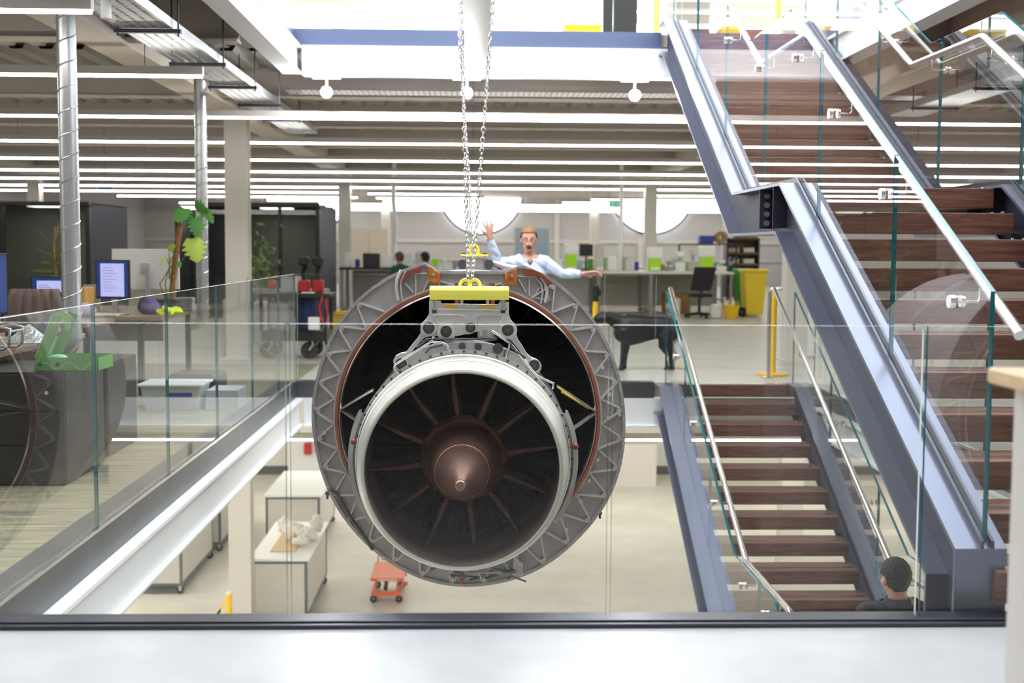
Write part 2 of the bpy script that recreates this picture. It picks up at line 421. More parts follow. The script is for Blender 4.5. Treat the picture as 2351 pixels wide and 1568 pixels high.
# walls
def wallbox(name, x0, x1, y0, y1, z0, z1, m): struct(MB().box(x0, x1, y0, y1, z0, z1), name, m)
mb = MB().box(-30, 30, YW, YW + .2, 0, 4.6)
for i in range(-9, 10): mb.m(1).box(i * 3.1 - .09, i * 3.1 + .09, YW - .12, YW - .001, 0, 4.6)
mb.m(1).box(-30, 30, YW - .1, YW - .001, 1.55, 1.67).m(1).box(-30, 30, YW - .08, YW - .001, .9, .96)
struct(mb, 'wall_far', ['wall_grey', 'pale_grey'])
for i, px in enumerate((705, 1105, 1497, 1890)):
    c = PY(px, 443, YW - .14)
    mb = MB().lathe([(0.02, 0), (1.48, 0), (1.48, .02), (.02, .02)], (c.x, YW - .17, c.z), 48, axis='Y')
    m2 = MB().lathe([(1.47, -.03), (1.56, -.03), (1.56, .05), (1.47, .05)], (c.x, YW - .18, c.z), 48, axis='Y')
    w0 = mb.build('window_%d' % (i + 1), 'window_glow'); tag(w0, kind='structure')
    fr = m2.build('window_frame', 'steel_dark', w0)
wallbox('wall_lower', -12, 12, 26.6, 26.8, -3.52, -.14, 'wall_white')
wallbox('baseboard_lower', -12, 12, 26.57, 26.6, -3.52, -3.34, 'skirting')
# upper storey far wall, daylight clerestory
wallbox('wall_upper', -22, 22, 33.4, 33.6, ZU - .1, 5.4, 'wall_white')
struct(MB().box(-22, 22, 33.42, 33.5, 5.4, 8.4), 'window_5', 'window_glow')
for i, (x0, x1) in enumerate(((-12, -6.3), (-5.9, -2.2), (-1.8, 0.6), (2.2, 9.5))):
    struct(MB().box(x0, x1, 25.0 + i * .8, 25.25 + i * .8, 6.3, 6.75), 'roof_truss' + ('.%03d' % i if i else ''), 'beam_grey')
struct(MB().box(-22, -1.5, 14, 32, 7.3, 7.4), 'ceiling.004', 'white_paint')
struct(MB().box(3.5, 22, 14, 32, 7.3, 7.4), 'ceiling.005', 'white_paint')
wallbox('wall_left', -12.2, -12, -9, YW, 0, 3.4, 'wall_grey')
wallbox('wall_right', 12, 12.2, -9, YW, 0, 3.4, 'wall_grey')
wallbox('wall_back', -14, 14, -9.2, -9, 0, 7.4, 'back_wall_grey')
wallbox('wall_lower.001', -12, 12, -2.2, -2, -3.52, -.14, 'wall_white')
wallbox('wall_lower.002', -12.2, -12, -2, 26.6, -3.52, -.14, 'wall_white')
wallbox('wall_lower.003', 12, 12.2, -2, 26.6, -3.52, -.14, 'wall_white')
struct(MB().box(-14, 14, -9, 4.2, ZU - .12, ZU), 'ceiling.006', 'beam_grey')
struct(MB().box(-14, 14, -9, 3.5, 7.3, 7.4), 'ceiling.007', 'back_wall_grey')
wallbox('trim_6', -3.9, 3.9, 26.2, 26.57, -3.52, -2.75, 'white_paint')

# ================================================================ STRIP LIGHTS
def strip(x0, x1, y, z, label, group, big=True):
    t = thing('strip_light', label, 'light', ((x0 + x1) / 2, y, z), group=group)
    MB().box(x0, x1, y - .03, y + .03, z + .012, z + .075).build('housing', 'strip_body', t)
    MB().box(x0 + .01, x1 - .01, y - .028, y + .028, z - .008, z + .012).build('diffuser', 'strip_light', t)
    k = max(1, int((x1 - x0) / 5.0))
    for i in range(k + 1):
        xx = x0 + .45 + (x1 - x0 - .9) * i / k; MB().cyl((xx, y, z + .07), (xx, y, 3.2), .003, n=6).build('hanger_wire', 'steel_dark', t)
    return t
GRP = 'suspended strip lights over the open plan floor'
strip(-12, -2.15, 7.2, 2.69, 'nearest short strip light, cropped by the top left corner', GRP)
strip(-12, -2.10, 9.86, 2.69, 'strip light ending above the thinner spiral duct', GRP)
ordn = ['nearest full width', 'second full width', 'third full width', 'fourth full width', 'fifth full width', 'sixth full width', 'seventh full width', 'eighth full width']
rows = [(12.98, -12, 12), (16.1, -12, 12), (19.3, -12, 12), (22.3, -12, 12), (25.1, -12, 12), (28.0, -12, 12), (30.7, -11.5, -3.1), (33.7, -9.5, -3.1)]
for (y, x0, x1), o_ in zip(rows, ordn):
    strip(x0, x1, y, 2.69, o_ + ' strip light from the void, hanging across the open plan ceiling' if x1 > 5 else ('strip light stopping short at the column line, ' + ('nearer' if y < 32 else 'farther') + ' of the two above the pods'), GRP)
far_rows = [(31.0, -2.6, .1), (33.7, -2.6, .3), (36.2, -2.6, 1.2), (31.0, 4.3, 12), (33.7, 3.2, 12), (36.2, 2.6, 12), (38.6, -9, 12), (40.8, -7.5, 12), (43.0, -10, 12), (44.6, -10, 12)]
words = ['short one left of the chains', 'second short one left of the chains', 'third short one left of the chains', 'one right of the chains before the round windows', 'second one right of the chains before the round windows', 'third one right of the chains before the round windows', 'one just before the far wall', 'second one just before the far wall', 'third one just before the far wall', 'lowest of all in view, touching the tops of the round windows']
for (y, x0, x1), o_ in zip(far_rows, words):
    strip(x0, x1, y, 2.68, 'distant strip light, ' + o_, GRP)
for y, l in ((14.3, 'strip light on the lower storey, seen below the far white beam'), (19.5, 'strip light on the lower storey, deeper in under the floor')):
    t = thing('strip_light', l, 'light', (0, y, -.85))
    MB().box(-2.6, 9, y - .03, y + .03, -.838, -.775).build('housing', 'strip_body', t)
    MB().box(-2.6, 9, y - .028, y + .028, -.858, -.838).build('diffuser', 'strip_light', t)
    for xx in (-2, 1, 4, 7): MB().cyl((xx, y, -.78), (xx, y, -.14), .003, n=6).build('hanger_wire', 'steel_dark', t)
for y, l in ((20.5, 'upper storey strip light nearest the balcony'), (25.2, 'upper storey strip light farther from the balcony')):
    t = thing('strip_light', l, 'light', (0, y, 6.1))
    MB().box(-12, 12, y - .03, y + .03, 6.112, 6.175).build('housing', 'strip_body', t)
    MB().box(-12, 12, y - .028, y + .028, 6.09, 6.112).build('diffuser', 'strip_light', t)
    for xx in (-11, -7, -4, 5, 8, 11): MB().cyl((xx, y, 6.17), (xx, y, 7.3), .003, n=6).build('hanger_wire', 'steel_dark', t)
for y, l in ((-1.5, 'unseen fill strip light added over the near floor behind the viewpoint'), (-5.0, 'unseen fill strip light added over the near floor by the back wall')):  # unseen strips added behind the camera to light the engine front
    t = thing('strip_light', l, 'light', (0, y, 2.75))
    MB().box(-11, 11, y - .03, y + .03, 2.762, 2.825).build('housing', 'strip_body', t)
    MB().box(-11, 11, y - .028, y + .028, 2.742, 2.762).build('diffuser', 'strip_light', t)
    for xx in (-10, -5, 0, 5, 10): MB().cyl((xx, y, 2.8), (xx, y, 3.4), .003, n=6).build('hanger_wire', 'steel_dark', t)
for y, x0, x1, l in ((6.0, -11, -2.3, 'unseen fill strip added under the left floor on the lower storey, nearest'), (9.0, -11, -2.3, 'unseen fill strip added under the left floor on the lower storey, middle'), (12.0, -11, -2.3, 'unseen fill strip added under the left floor on the lower storey, farthest'), (17.0, -11, -3.2, 'fill strip added on the lower storey left of the white column'), (22.5, -11, 11, 'fill strip added on the lower storey before the back wall'), (6.0, 4, 11, 'unseen fill strip added under the right floor on the lower storey, nearest'), (9.5, 4, 11, 'unseen fill strip added under the right floor on the lower storey, farthest')):  # out-of-view strips added as fill to brighten the lower floor
    t = thing('strip_light', l, 'light', ((x0 + x1) / 2, y, -.85))
    MB().box(x0, x1, y - .03, y + .03, -.838, -.775).build('housing', 'strip_body', t)
    MB().box(x0, x1, y - .028, y + .028, -.858, -.838).build('diffuser', 'fill_strip_glow', t)
    for xx in (x0 + .5, x1 - .5): MB().cyl((xx, y, -.78), (xx, y, -.14), .003, n=6).build('hanger_wire', 'steel_dark', t)
# spot lights under the far edge beam
for px, py, l in ((750, 212, 'leftmost of the three glaring round spotlights under the far beam'), (1072, 214, 'middle spotlight of three, glaring beside the chains'), (1457, 219, 'rightmost of the three glaring spotlights, near the stair')):
    p = PY(px, py, 12.62)
    t = thing('spotlight', l, 'light', (p.x, p.y, 3.08), group='spotlights on the far beam')
    MB().box(p.x - .14, p.x + .14, p.y - .02, p.y + .02, 3.05, 3.08).build('mounting_plate', 'white_paint', t)
    MB().cyl((p.x, p.y, 3.05), (p.x, p.y + .01, p.z + .07), .012, n=8).build('stem', 'white_paint', t)
    MB().lathe([(.03, .09), (.055, .05), (.06, -.02), (.05, -.03)], (p.x, p.y + .0, p.z), 20, axis='Y').build('lamp_shell', 'white_paint', t, smooth=40)
    MB().sphere((p.x, p.y - .03, p.z), .042, 16).build('bulb', 'spot_glow', t, smooth=60)
    ld = bpy.data.lights.new('spotlight_lamp', 'POINT'); ld.energy = 30; ld.shadow_soft_size = .05
    lo = bpy.data.objects.new('spotlight_lamp', ld); COL.objects.link(lo); lo.location = (p.x, p.y - .1, p.z)

# ================================================================ CEILING SERVICES
def tray(x0, x1, y0, y1, z, brackets, label, rodtop=3.38):
    t = thing('cable_tray', label, 'cable tray', ((x0 + x1) / 2, y0, z), group='perforated cable trays')
    # perforated sheet: real holes cut as a grid of frames
    mb = MB(); px = .06; py = .05
    nx = int((x1 - x0) / px); ny = int((y1 - y0) / py); px = (x1 - x0) / nx; py = (y1 - y0) / ny
    for i in range(ny):
        ya = y0 + i * py
        for j in range(nx):
            xa = x0 + j * px; o_ = .5 * px * (i % 2) * 0
            hx0 = xa + px * .3; hx1 = xa + px * .62; hy0 = ya + py * .25; hy1 = ya + py * .75
            vs = [(xa, ya, z), (xa + px, ya, z), (xa + px, ya + py, z), (xa, ya + py, z), (hx0, hy0, z), (hx1, hy0, z), (hx1, hy1, z), (hx0, hy1, z)]
            mb.add(vs, [(0, 1, 5, 4), (1, 2, 6, 5), (2, 3, 7, 6), (3, 0, 4, 7)])
    mb.build('perforated_sheet', 'galvanised', t)
    MB().box(x0 - .004, x0, y0, y1, z - .004, z + .06).build('side_rail', 'galvanised', t)
    MB().box(x1, x1 + .004, y0, y1, z - .004, z + .06).build('side_rail', 'galvanised', t)
    for y in brackets:
        b = MB().box(x0 - .04, x1 + .05, y - .02, y + .02, z - .03, z - .004).build('bracket', 'steel_dark', t)
        for x in (x0 - .02, x1 + .03): MB().cyl((x, y, z - .05), (x, y, rodtop), .006, n=8).build('threaded_rod', 'steel_dark', b)
    return t
tray(-2.40, -2.04, 6.4, 16.5, 2.85, (8.66, 10.2, 11.65, 13.1, 14.6), 'long perforated cable tray above the left side of the void')
tray(-2.0, 4.9, 13.45, 13.85, 3.04, (), 'cable tray running across behind the three spotlights')
tray(4.55, 4.95, 8, 16.5, 2.85, (9.6, 11.2, 12.8, 14.4), 'perforated cable tray right of the stair, seen through its glass')
t = thing('ceiling_sensor', 'small white cylindrical sensor hanging beside the cable tray', 'sensor', tuple(PY(243, 20, 7.6)))
p = PY(243, 25, 7.6)
MB().cyl((p.x, p.y, p.z - .045), (p.x, p.y, p.z + .06), .032, n=20).build('sensor_body', 'white_plastic', t, smooth=40)
MB().cyl((p.x, p.y, p.z + .06), (p.x, p.y, 3.33), .008, n=8).build('stem', 'white_plastic', t)
# ceiling cassette at upper left
t = thing('air_conditioning_unit', 'boxy white ceiling air unit behind the thick spiral duct', 'air conditioner', (-7.4, 15.3, 2.9))
MB().box(-9.2, -6.6, 14.45, 15.6, 2.99, 3.03).build('casing', 'galvanised', t)
MB().loft([[(-9.3, 14.4, 2.9), (-6.5, 14.4, 2.9), (-6.5, 15.7, 2.9), (-9.3, 15.7, 2.9)], [(-9.2, 14.45, 2.99), (-6.6, 14.45, 2.99), (-6.6, 15.6, 2.99), (-9.2, 15.6, 2.99)]]).build('grille_panel', 'white_plastic', t)
# spiral ducts
def spiral_duct(x, y, z0, z1, r, pitch, label, elbow):
    t = thing('spiral_duct', label, 'duct', (x, y, z0), group='spiral ducts')
    MB().cyl((x, y, z0), (x, y, z1), r, n=40, caps=False).build('pipe', 'galvanised', t, smooth=40)
    pts = []; turns = (z1 - z0) / pitch
    for k in range(int(turns * 28)):
        a = 2 * PI * k / 28; pts.append((x + math.cos(a) * r, y + math.sin(a) * r, z0 + pitch * a / (2 * PI)))
    MB().tube(pts, .0052, 5).build('seam', 'galvanised', t, smooth=60)
    R_ = r * 1.6; pts = [(x - R_ + R_ * math.cos(a), y, z0 - R_ * math.sin(a)) for a in [PI / 2 * k / 8 for k in range(9)]]
    pts.append((x - R_ - elbow, y, z0 - R_))
    MB().tube(pts, r * .98, 32, caps=False).build('elbow', 'galvanised', t, smooth=50)
    MB().lathe([(r + .006, -.012), (r + .006, .012), (r - .001, .012)], (x, y, z0), 36).build('collar', 'galvanised', t, smooth=30)
    MB().lathe([(r + .03, 0), (r + .03, .02), (r, .02), (r, 0)], (x, y, z1 - .02), 36).build('flange', 'steel_dark', t)
    return t
p = PY(161, 500, 7.955); spiral_duct(p.x, 7.955, .80, 3.39, .0585, .145, 'thick shiny spiral duct rising beside the green box', .03)
p = PY(463, 500, 12.3); spiral_duct(p.x, 12.3, .70, 3.06, .058, .145, 'thinner looking spiral duct rising at the end of the desks beside the cheese plant', .02)
MB().cyl((p.x, 12.3, 3.06), (p.x, 12.3, 3.39), .01, n=8).build('threaded_rod', 'steel_dark', bpy.data.objects['spiral_duct.001'])

# ================================================================ GLASS BALUSTRADES
t = thing('glass_balustrade', 'clear glass balustrade along the near edge of the void', 'balustrade', (0, 4.51, 0))
xs = [(-1.805, -.678), (-.662, .499), (.515, 1.660), (1.676, 2.30)]
for i, (a, b) in enumerate(xs):
    glass_panel([(a, 4.503, .012), (b, 4.503, .012), (b, 4.503, 1.10), (a, 4.503, 1.10)], (0, .0175, 0), t, pale=(2,) + ((1,) if i == 2 else ()))
t = thing('glass_balustrade', 'glass balustrade along the left edge of the void beside the desks', 'balustrade', (XL, 8, 0))
MB().box(XL + .012, XL + .022, 4.55, YF - .05, .0155, .03).box(XL - .022, XL - .012, 4.55, YF - .05, .0125, .03).build('base_channel', 'brushed_steel', t)
js = [4.54, 5.94, 7.35, 8.77, 10.18, 11.55, 12.6]
for a, b in zip(js, js[1:]):
    glass_panel([(XL - .009, a + .004, .014), (XL - .009, b - .004, .014), (XL - .009, b - .004, 1.10), (XL - .009, a + .004, 1.10)], (.0175, 0, 0), t, pale=(2,))
t = thing('glass_balustrade', 'glass balustrade on the far edge of the void in front of the waving man', 'balustrade', (0, YF, 0))
js = [XL + .02, -.42, 1.35, 1.88]
for a, b in zip(js, js[1:]):
    glass_panel([(a + .004, YF + .03, .012), (b - .004, YF + .03, .012), (b - .004, YF + .03, 1.10), (a + .004, YF + .03, 1.10)], (0, .0175, 0), t, pale=(0, 1, 2, 3))
t = thing('glass_balustrade', 'glass balustrade on the right edge of the void behind the stairs', 'balustrade', (XR, 9, 0))
js = [8.2, 9.6, 11.0, 12.4]
for a, b in zip(js, js[1:]):
    glass_panel([(XR + .03, a + .004, .016), (XR + .03, b - .004, .016), (XR + .03, b - .004, 1.10), (XR + .03, a + .004, 1.10)], (.0175, 0, 0), t, pale=(2,))
t = thing('glass_balustrade', 'glass balustrade on the upper storey above the blue fascia', 'balustrade', (0, YF, ZU))
js = [XL + .02, -1.0, .2, 1.4, 1.84]
for a, b in zip(js, js[1:]):
    glass_panel([(a + .004, YF + .03, ZU + .012), (b - .004, YF + .03, ZU + .012), (b - .004, YF + .03, ZU + 1.1), (a + .004, YF + .03, ZU + 1.1)], (0, .0175, 0), t, pale=(0, 1, 2, 3))
t = thing('glass_balustrade', 'glass balustrade on the upper storey along its left edge', 'balustrade', (XL, 9, ZU))
js = [6.2, 7.8, 9.4, 11.0, 12.55]
for a, b in zip(js, js[1:]):
    glass_panel([(XL - .009, a + .004, ZU + .016), (XL - .009, b - .004, ZU + .016), (XL - .009, b - .004, ZU + 1.1), (XL - .009, a + .004, ZU + 1.1)], (.0175, 0, 0), t, pale=(2,))

# ================================================================ STAIRCASES
def offset_line(pts, d):
    # offset an open polyline (Y,Z) downwards/backwards by d, mitred
    out = []
    for i, p in enumerate(pts):
        ds = []
        if i > 0: ds.append((Vector(pts[i]) - Vector(pts[i - 1])).normalized())
        if i < len(pts) - 1: ds.append((Vector(pts[i + 1]) - Vector(pts[i])).normalized())
        ns = [Vector((q.y, -q.x)) for q in ds]
        nn = sum(ns, Vector((0, 0))).normalized(); c = nn.dot(ns[0]); out.append(tuple(Vector(p) + nn * (d / max(.3, c))))
    return out
def ribbon(mb, line_a, line_b, x0, x1):
    # solid between two parallel polylines in the YZ plane, from x0 to x1
    n = len(line_a)
    for i in range(n - 1):
        q = [line_a[i], line_a[i + 1], line_b[i + 1], line_b[i]]
        mb.prism([(x0, y, z) for y, z in q], (x1 - x0, 0, 0))
def stringer(root, x, path, depth, name='stringer'):
    inner = offset_line(path, .018); low = offset_line(path, depth - .018); bot = offset_line(path, depth)
    mb = MB()
    mb.m(1); ribbon(mb, path, inner, x - .10, x + .10)
    mb.m(0); ribbon(mb, inner, low, x - .008, x + .008)
    mb.m(1); ribbon(mb, low, bot, x - .10, x + .10)
    o = mb.build(name, ['steel_blue', 'steel_blue_flange'], root)
    return o, bot
def interp(path, y):
    for (a, za), (b, zb) in zip(path, path[1:]):
        if a <= y <= b and b > a: return za + (zb - za) * (y - a) / (b - a)
    return path[0][1] if y < path[0][0] else path[-1][1]
def glass_along(root, x, path, cuts, h_top, t=.02, base=.0):
    # path: top of stringer (Y,Z) ascending in Y; glass from it up to h_top(path)
    for a, b in zip(cuts, cuts[1:]):
        a2, b2 = a + .004, b - .004
        ys = [a2] + [p[0] for p in path if a2 < p[0] < b2] + [b2]
        ysT = [a2] + [p[0] for p in h_top if a2 < p[0] < b2] + [b2]
        poly = [(x, y, interp(path, y) + base) for y in ys] + [(x, y, interp(h_top, y)) for y in reversed(ysT)]
        glass_panel(poly, (t, 0, 0), root)
def rail(root, x, pts, r=.0225):
    # round the corners a little
    P = [Vector((x, a, b)) for a, b in pts]; out = [P[0]]
    for i in range(1, len(P) - 1):
        d0 = (P[i - 1] - P[i]).normalized(); d1 = (P[i + 1] - P[i]).normalized()
        out += [P[i] + d0 * .03, P[i] + d0 * .008 + d1 * .008, P[i] + d1 * .03]
    out.append(P[-1]); return MB().tube(out, r, 16).build('handrail', 'brushed_steel', root, smooth=50)
def rail_bracket(parent, xr, xg, y, z):
    s_ = 1 if xg > xr else -1
    b = MB().tube([(xr, y, z - .02), (xr, y, z - .075), (xr + s_ * .01, y, z - .09), (xg, y, z - .09)], .006, 8).build('bracket', 'brushed_steel', parent, smooth=50)
    MB().cyl((xg - s_ * .018, y, z - .09), (xg - s_ * .002, y, z - .09), .024, n=20).cyl((xg + s_ * .022, y, z - .09), (xg + s_ * .045, y, z - .09), .027, n=20).build('glass_clamp', 'chrome', b, smooth=40)
TW0, TW1 = 2.0, 3.22
def tread(root, y0, y1, ztop, h=.125, bolts=True):
    o = MB().box(TW0, TW1, y0, y1 - .012, ztop - h, ztop).build('tread', 'tread_wood', root, bevel=.004)
    MB().box(TW0 + .02, TW1 - .02, y0 + .07, y0 + .13, ztop + .0005, ztop + .003).build('anti_slip_strip', 'brushed_steel', o)
    if bolts:
        for x in (TW0 + .05, TW1 - .05):
            MB().cyl((x, y0 + .05, ztop), (x, y0 + .05, ztop + .012), .012, n=10).cyl((x, y0 + .2, ztop), (x, y0 + .2, ztop + .012), .012, n=10).build('bolt', 'chrome', o)
    return o
up_ = thing('staircase', 'large open tread staircase rising to the upper storey between blue grey steel beams', 'staircase', (2.6, 4.9, 0))
PATH = [(4.62, .24), (7.5, 1.78), (8.88, 1.78), (12.25, 3.60), (12.58, 3.60)]
for i in range(11):
    z = 1.76 - .16 * i; y = 7.62 - .304 * i
    if i == 0: tread(up_, 7.62, 9.18, 1.76, .12)
    else: tread(up_, y, y + .304, z)
for j in range(1, 12):
    y = 8.9 + .304 * j; tread(up_, y, min(y + .304, YF - .07), 1.76 + .16 * j)
for x in (1.95, 3.31):
    so, bot = stringer(up_, x, [(4.62, -.30)] + PATH, .31)
    # splice plate and bolts at the landing
    MB().box(x - .095, x - .008, 7.66, 7.67, 1.51, 1.76).build('stiffener_plate', 'steel_blue', up_)
    sp = MB().box(x - .095, x - .008, 8.02, 8.035, 1.51, 1.76).build('stiffener_plate', 'steel_blue', up_)
    for q in range(4):
        MB().cyl((x - .055, 7.995, 1.545 + q * .058), (x - .055, 8.02, 1.545 + q * .058), .013, n=12).cyl((x - .055, 7.985, 1.545 + q * .058), (x - .055, 7.996, 1.545 + q * .058), .020, n=6).build('bolt', 'chrome', sp)
TOPL = [(4.4, 1.09), (7.75, 2.86), (8.95, 2.86), (12.4, 4.68)]
RAILP = [(4.62, 1.06), (7.75, 2.71), (9.0, 2.71), (12.4, 4.50)]
glass_along(up_, 1.965, PATH, [4.65, 5.78, 7.07, 8.43, 9.75, 11.05, 12.4], TOPL)
glass_along(up_, 3.275, PATH, [4.7, 6.1, 7.4, 8.74, 10.1, 11.3, 12.4], TOPL)
for x in (1.955, 3.265):
    mb = MB(); up2 = [(a, b + .03) for a, b in PATH[:4]]
    ribbon(mb, up2, PATH[:4], x - .006, x + .006); ribbon(mb, up2, PATH[:4], x + .034, x + .046); mb.build('glass_channel', 'steel_dark', up_)
for x, xg in ((2.07, 1.985), (3.17, 3.275)):
    r_ = rail(up_, x, RAILP)
    for y in (5.0, 5.9, 6.8, 7.6, 8.6, 9.7, 10.7, 11.7): rail_bracket(r_, x, xg, y, interp(RAILP, y))

lo_ = thing('staircase', 'open tread staircase going down from the far edge of the void to the lower storey', 'staircase', (2.6, 9, -3.52))
PATHL = [(4.4, -3.42), (7.6, -1.73), (8.95, -1.73), (12.2, .012), (12.56, .012)]
for k in range(22):
    if k < 11: y = 12.47 - .304 * k; y1 = y + .304 if k else YF - .0; tread(lo_, y, min(y1, 12.6), -.16 * k, .115)
    elif k == 11: tread(lo_, 7.87, 9.12, -1.76, .12)
    else: y = 7.87 - .304 * (k - 11); tread(lo_, y, y + .304, -.16 * k, .115, bolts=False)
for x in (1.95, 3.31): stringer(lo_, x, PATHL, .31)
TOPLL = [(4.5, -2.42), (7.85, -.91), (9.1, -.91), (12.7, 1.02), (13.1, 1.02)]
RLL = [(4.6, -2.6), (7.87, -.97), (9.15, -.97), (12.95, .96)]
glass_along(lo_, 1.965, PATHL, [4.6, 5.9, 7.2, 8.3, 10.1, 11.4, 12.56], TOPLL)
glass_along(lo_, 3.275, PATHL, [4.6, 5.9, 7.2, 8.45, 9.8, 11.2, 12.56], TOPLL)
for x, xg in ((2.07, 1.985), (3.17, 3.275)):
    r_ = rail(lo_, x, RLL)
    for y in (5.6, 6.8, 8.1, 8.8, 9.9, 10.9, 11.9): rail_bracket(r_, x, xg, y, interp(RLL, y))

# ================================================================ NEAR RIGHT WORKBENCH
t = thing('workbench', 'pale cabinet with a light wooden top, cropped at the right edge', 'workbench', (1.9, 2.9, 0))
c = PY(2266, 842, 3.2)
MB().rbox(c.x, c.x + 1.2, 2.3, 3.2, c.z - .042, c.z, .006).build('worktop', 'pale_wood', t, smooth=30)
MB().box(c.x + .045, c.x + 1.15, 2.33, 3.14, 0.0, c.z - .043).build('cabinet_body', 'locker', t, bevel=.012)
d_ = MB().box(c.x + .085, c.x + 1.1, 2.312, 2.328, .08, c.z - .1).build('door', 'locker', t, bevel=.004)
MB().box(c.x + .12, c.x + .16, 2.300, 2.312, c.z - .19, c.z - .15).build('handle', 'steel_dark', d_)
# ================================================================ JET ENGINE
YR = 7.8; SR = F / YR
def axp(Y):   # centre line of the engine at depth Y
    c0 = PY(1075, 958, YR); return V(c0.x - (YR - Y) * .012, Y, c0.z)
def pol(Y, r, a): c = axp(Y); return V(c.x + r * math.cos(a), Y, c.z + r * math.sin(a))
eng = thing('jet_engine', 'large bare jet engine hanging on chains over the void, nozzle and cone towards the camera', 'jet engine', tuple(axp(YR)))
def elathe(prof, n=96, a0=0, a1=2 * PI):
    mb = MB(); full = abs(a1 - a0 - 2 * PI) < 1e-6; m = n if full else n + 1
    return mb.loft([[pol(Y, r, a0 + (a1 - a0) * k / n) for k in range(m)] for r, Y in prof], False, full)
outl = [(973, 601), (990, 611), (1003, 621), (1040, 622), (1085, 622), (1130, 622), (1158, 622), (1180, 614), (1198, 607), (1228, 619), (1258, 633), (1306, 667), (1344, 706), (1380, 759), (1405, 808), (1424, 870), (1434, 936), (1434, 1014), (1427, 1070), (1412, 1112), (1390, 1160), (1360, 1201), (1300, 1262), (1242, 1307), (1178, 1330), (1120, 1343), (1063, 1347), (987, 1337), (915, 1304), (856, 1263), (800, 1205), (764, 1148), (747, 1112), (729, 1050), (717, 985), (717, 910), (741, 815), (780, 731), (816, 690), (853, 660), (888, 636), (923, 619), (948, 610)]
c0 = axp(YR); P0 = [PY(x, y, YR) for x, y in outl]
def rot_r(a):
    # radius of the traced outline at angle a
    best = None
    for i in range(len(P0)):
        p, q = P0[i], P0[(i + 1) % len(P0)]
        d = V(math.cos(a), 0, math.sin(a)); e = q - p; w_ = p - c0
        den = d.x * e.z - d.z * e.x
        if abs(den) < 1e-9: continue
        t = (w_.x * e.z - w_.z * e.x) / den; u = (w_.x * d.z - w_.z * d.x) / den
        if t > 0 and -1e-6 <= u <= 1 + 1e-6: best = t if best is None else max(best, t)
    return best or .98
NA = 240; AN = [2 * PI * k / NA for k in range(NA)]
RO = [rot_r(a) for a in AN]
def _sm(R_):
    out = []
    for k in range(NA):
        dg_ = math.degrees(AN[k]); w5 = [R_[(k + j) % NA] for j in range(-5, 6)]
        out.append(R_[k] if 55 < dg_ < 125 else sum(w5) / 11)
    return out
RO = _sm(_sm(RO))
RI = .815
def ring_loft(specs):
    # specs: (func k->radius, Y)
    return MB().loft([[pol(Y, f(k), AN[k]) for k in range(NA)] for f, Y in specs], False)
# flange plate with outer rim and the casing behind it
pl = ring_loft([(lambda k: RI + .02, YR + .05), (lambda k: RI + .02, YR), (lambda k: RO[k] - .022, YR), (lambda k: RO[k] - .02, YR - .02), (lambda k: RO[k], YR - .02), (lambda k: RO[k], YR + .015), (lambda k: min(RO[k], .91) - .01, YR + .05)])
fl = pl.build('fan_frame_flange', 'case_metal', eng, smooth=35)
cs = ring_loft([(lambda k: .895, YR + .04), (lambda k: .895, YR + .4), (lambda k: .90, YR + 1.2), (lambda k: .915, YR + 1.22), (lambda k: .915, YR + 1.26), (lambda k: .90, YR + 1.28), (lambda k: .89, YR + 1.9), (lambda k: .86, YR + 1.95)])
cs.build('fan_case', 'case_metal', eng, smooth=35)
rimb = MB()
for k in range(0, 150):
    a = 2 * PI * k / 150; r = rot_r(a) - .011; p = pol(YR - .021, r, a); rimb.cyl(p, p + V(0, -.003, 0), .0035, n=6)
o = rimb.build('rim_rivets', 'lip_silver', fl); o['kind'] = 'stuff'
# zigzag stiffening ribs
rb = MB()
def bar(mb, p, q, wd, h, Y):
    p = V(p.x, Y, p.z); q = V(q.x, Y, q.z); d = (q - p).normalized(); nrm = V(-d.z, 0, d.x) * (wd / 2)
    u = V(0, -h, 0); s2 = .55
    mb.loft([[p + nrm, p - nrm, p - nrm * s2 + u, p + nrm * s2 + u], [q + nrm, q - nrm, q - nrm * s2 + u, q + nrm * s2 + u]])
NR = 33
for i in range(NR):
    a = 2 * PI * (i + .5) / NR + .05; da = 2 * PI / NR
    deg = math.degrees(a) % 360
    if 62 < deg < 119: continue
    ro0 = rot_r(a) - .035; ri0 = RI + .035
    am = a + da / 2
    rom = rot_r(am) - .035
    bar(rb, pol(YR, ri0, a), pol(YR, rom, am - .01), .016, .026, YR)
    bar(rb, pol(YR, rom, am + .015), pol(YR, ri0, a + da * .98), .016, .026, YR)
    rb.cyl(pol(YR, rom - .002, am), pol(YR, rom - .002, am) + V(0, -.016, 0), .018, n=10)
rb.build('stiffening_ribs', 'rib_metal', fl)
for pts in ([(1010, 645), (1010, 675), (1057, 660), (1010, 645)], [(1153, 650), (1153, 672), (1110, 662), (1153, 650)], [(985, 640), (962, 690)], [(955, 628), (955, 690)], [(930, 650), (950, 672)], [(980, 628), (930, 628)],
            [(1190, 640), (1208, 672)], [(1215, 635), (1215, 680)], [(1238, 660), (1222, 690)], [(1188, 634), (1235, 636)], [(1250, 655), (1262, 690), (1225, 682)]):
    rb = MB()
    for (ax, ay), (bx, by) in zip(pts, pts[1:]): bar(rb, PY(ax, ay, YR), PY(bx, by, YR), .013, .022, YR)
    rb.build('gusset_rib', 'rib_metal', fl)
inr = MB().loft([[pol(Y, r, a) for a in AN] for r, Y in ((RI + .032, YR - .0), (RI + .032, YR - .018), (RI + .022, YR - .018), (RI + .022, YR - .001))], False)
inr.build('inner_bead', 'rib_metal', fl, smooth=40)
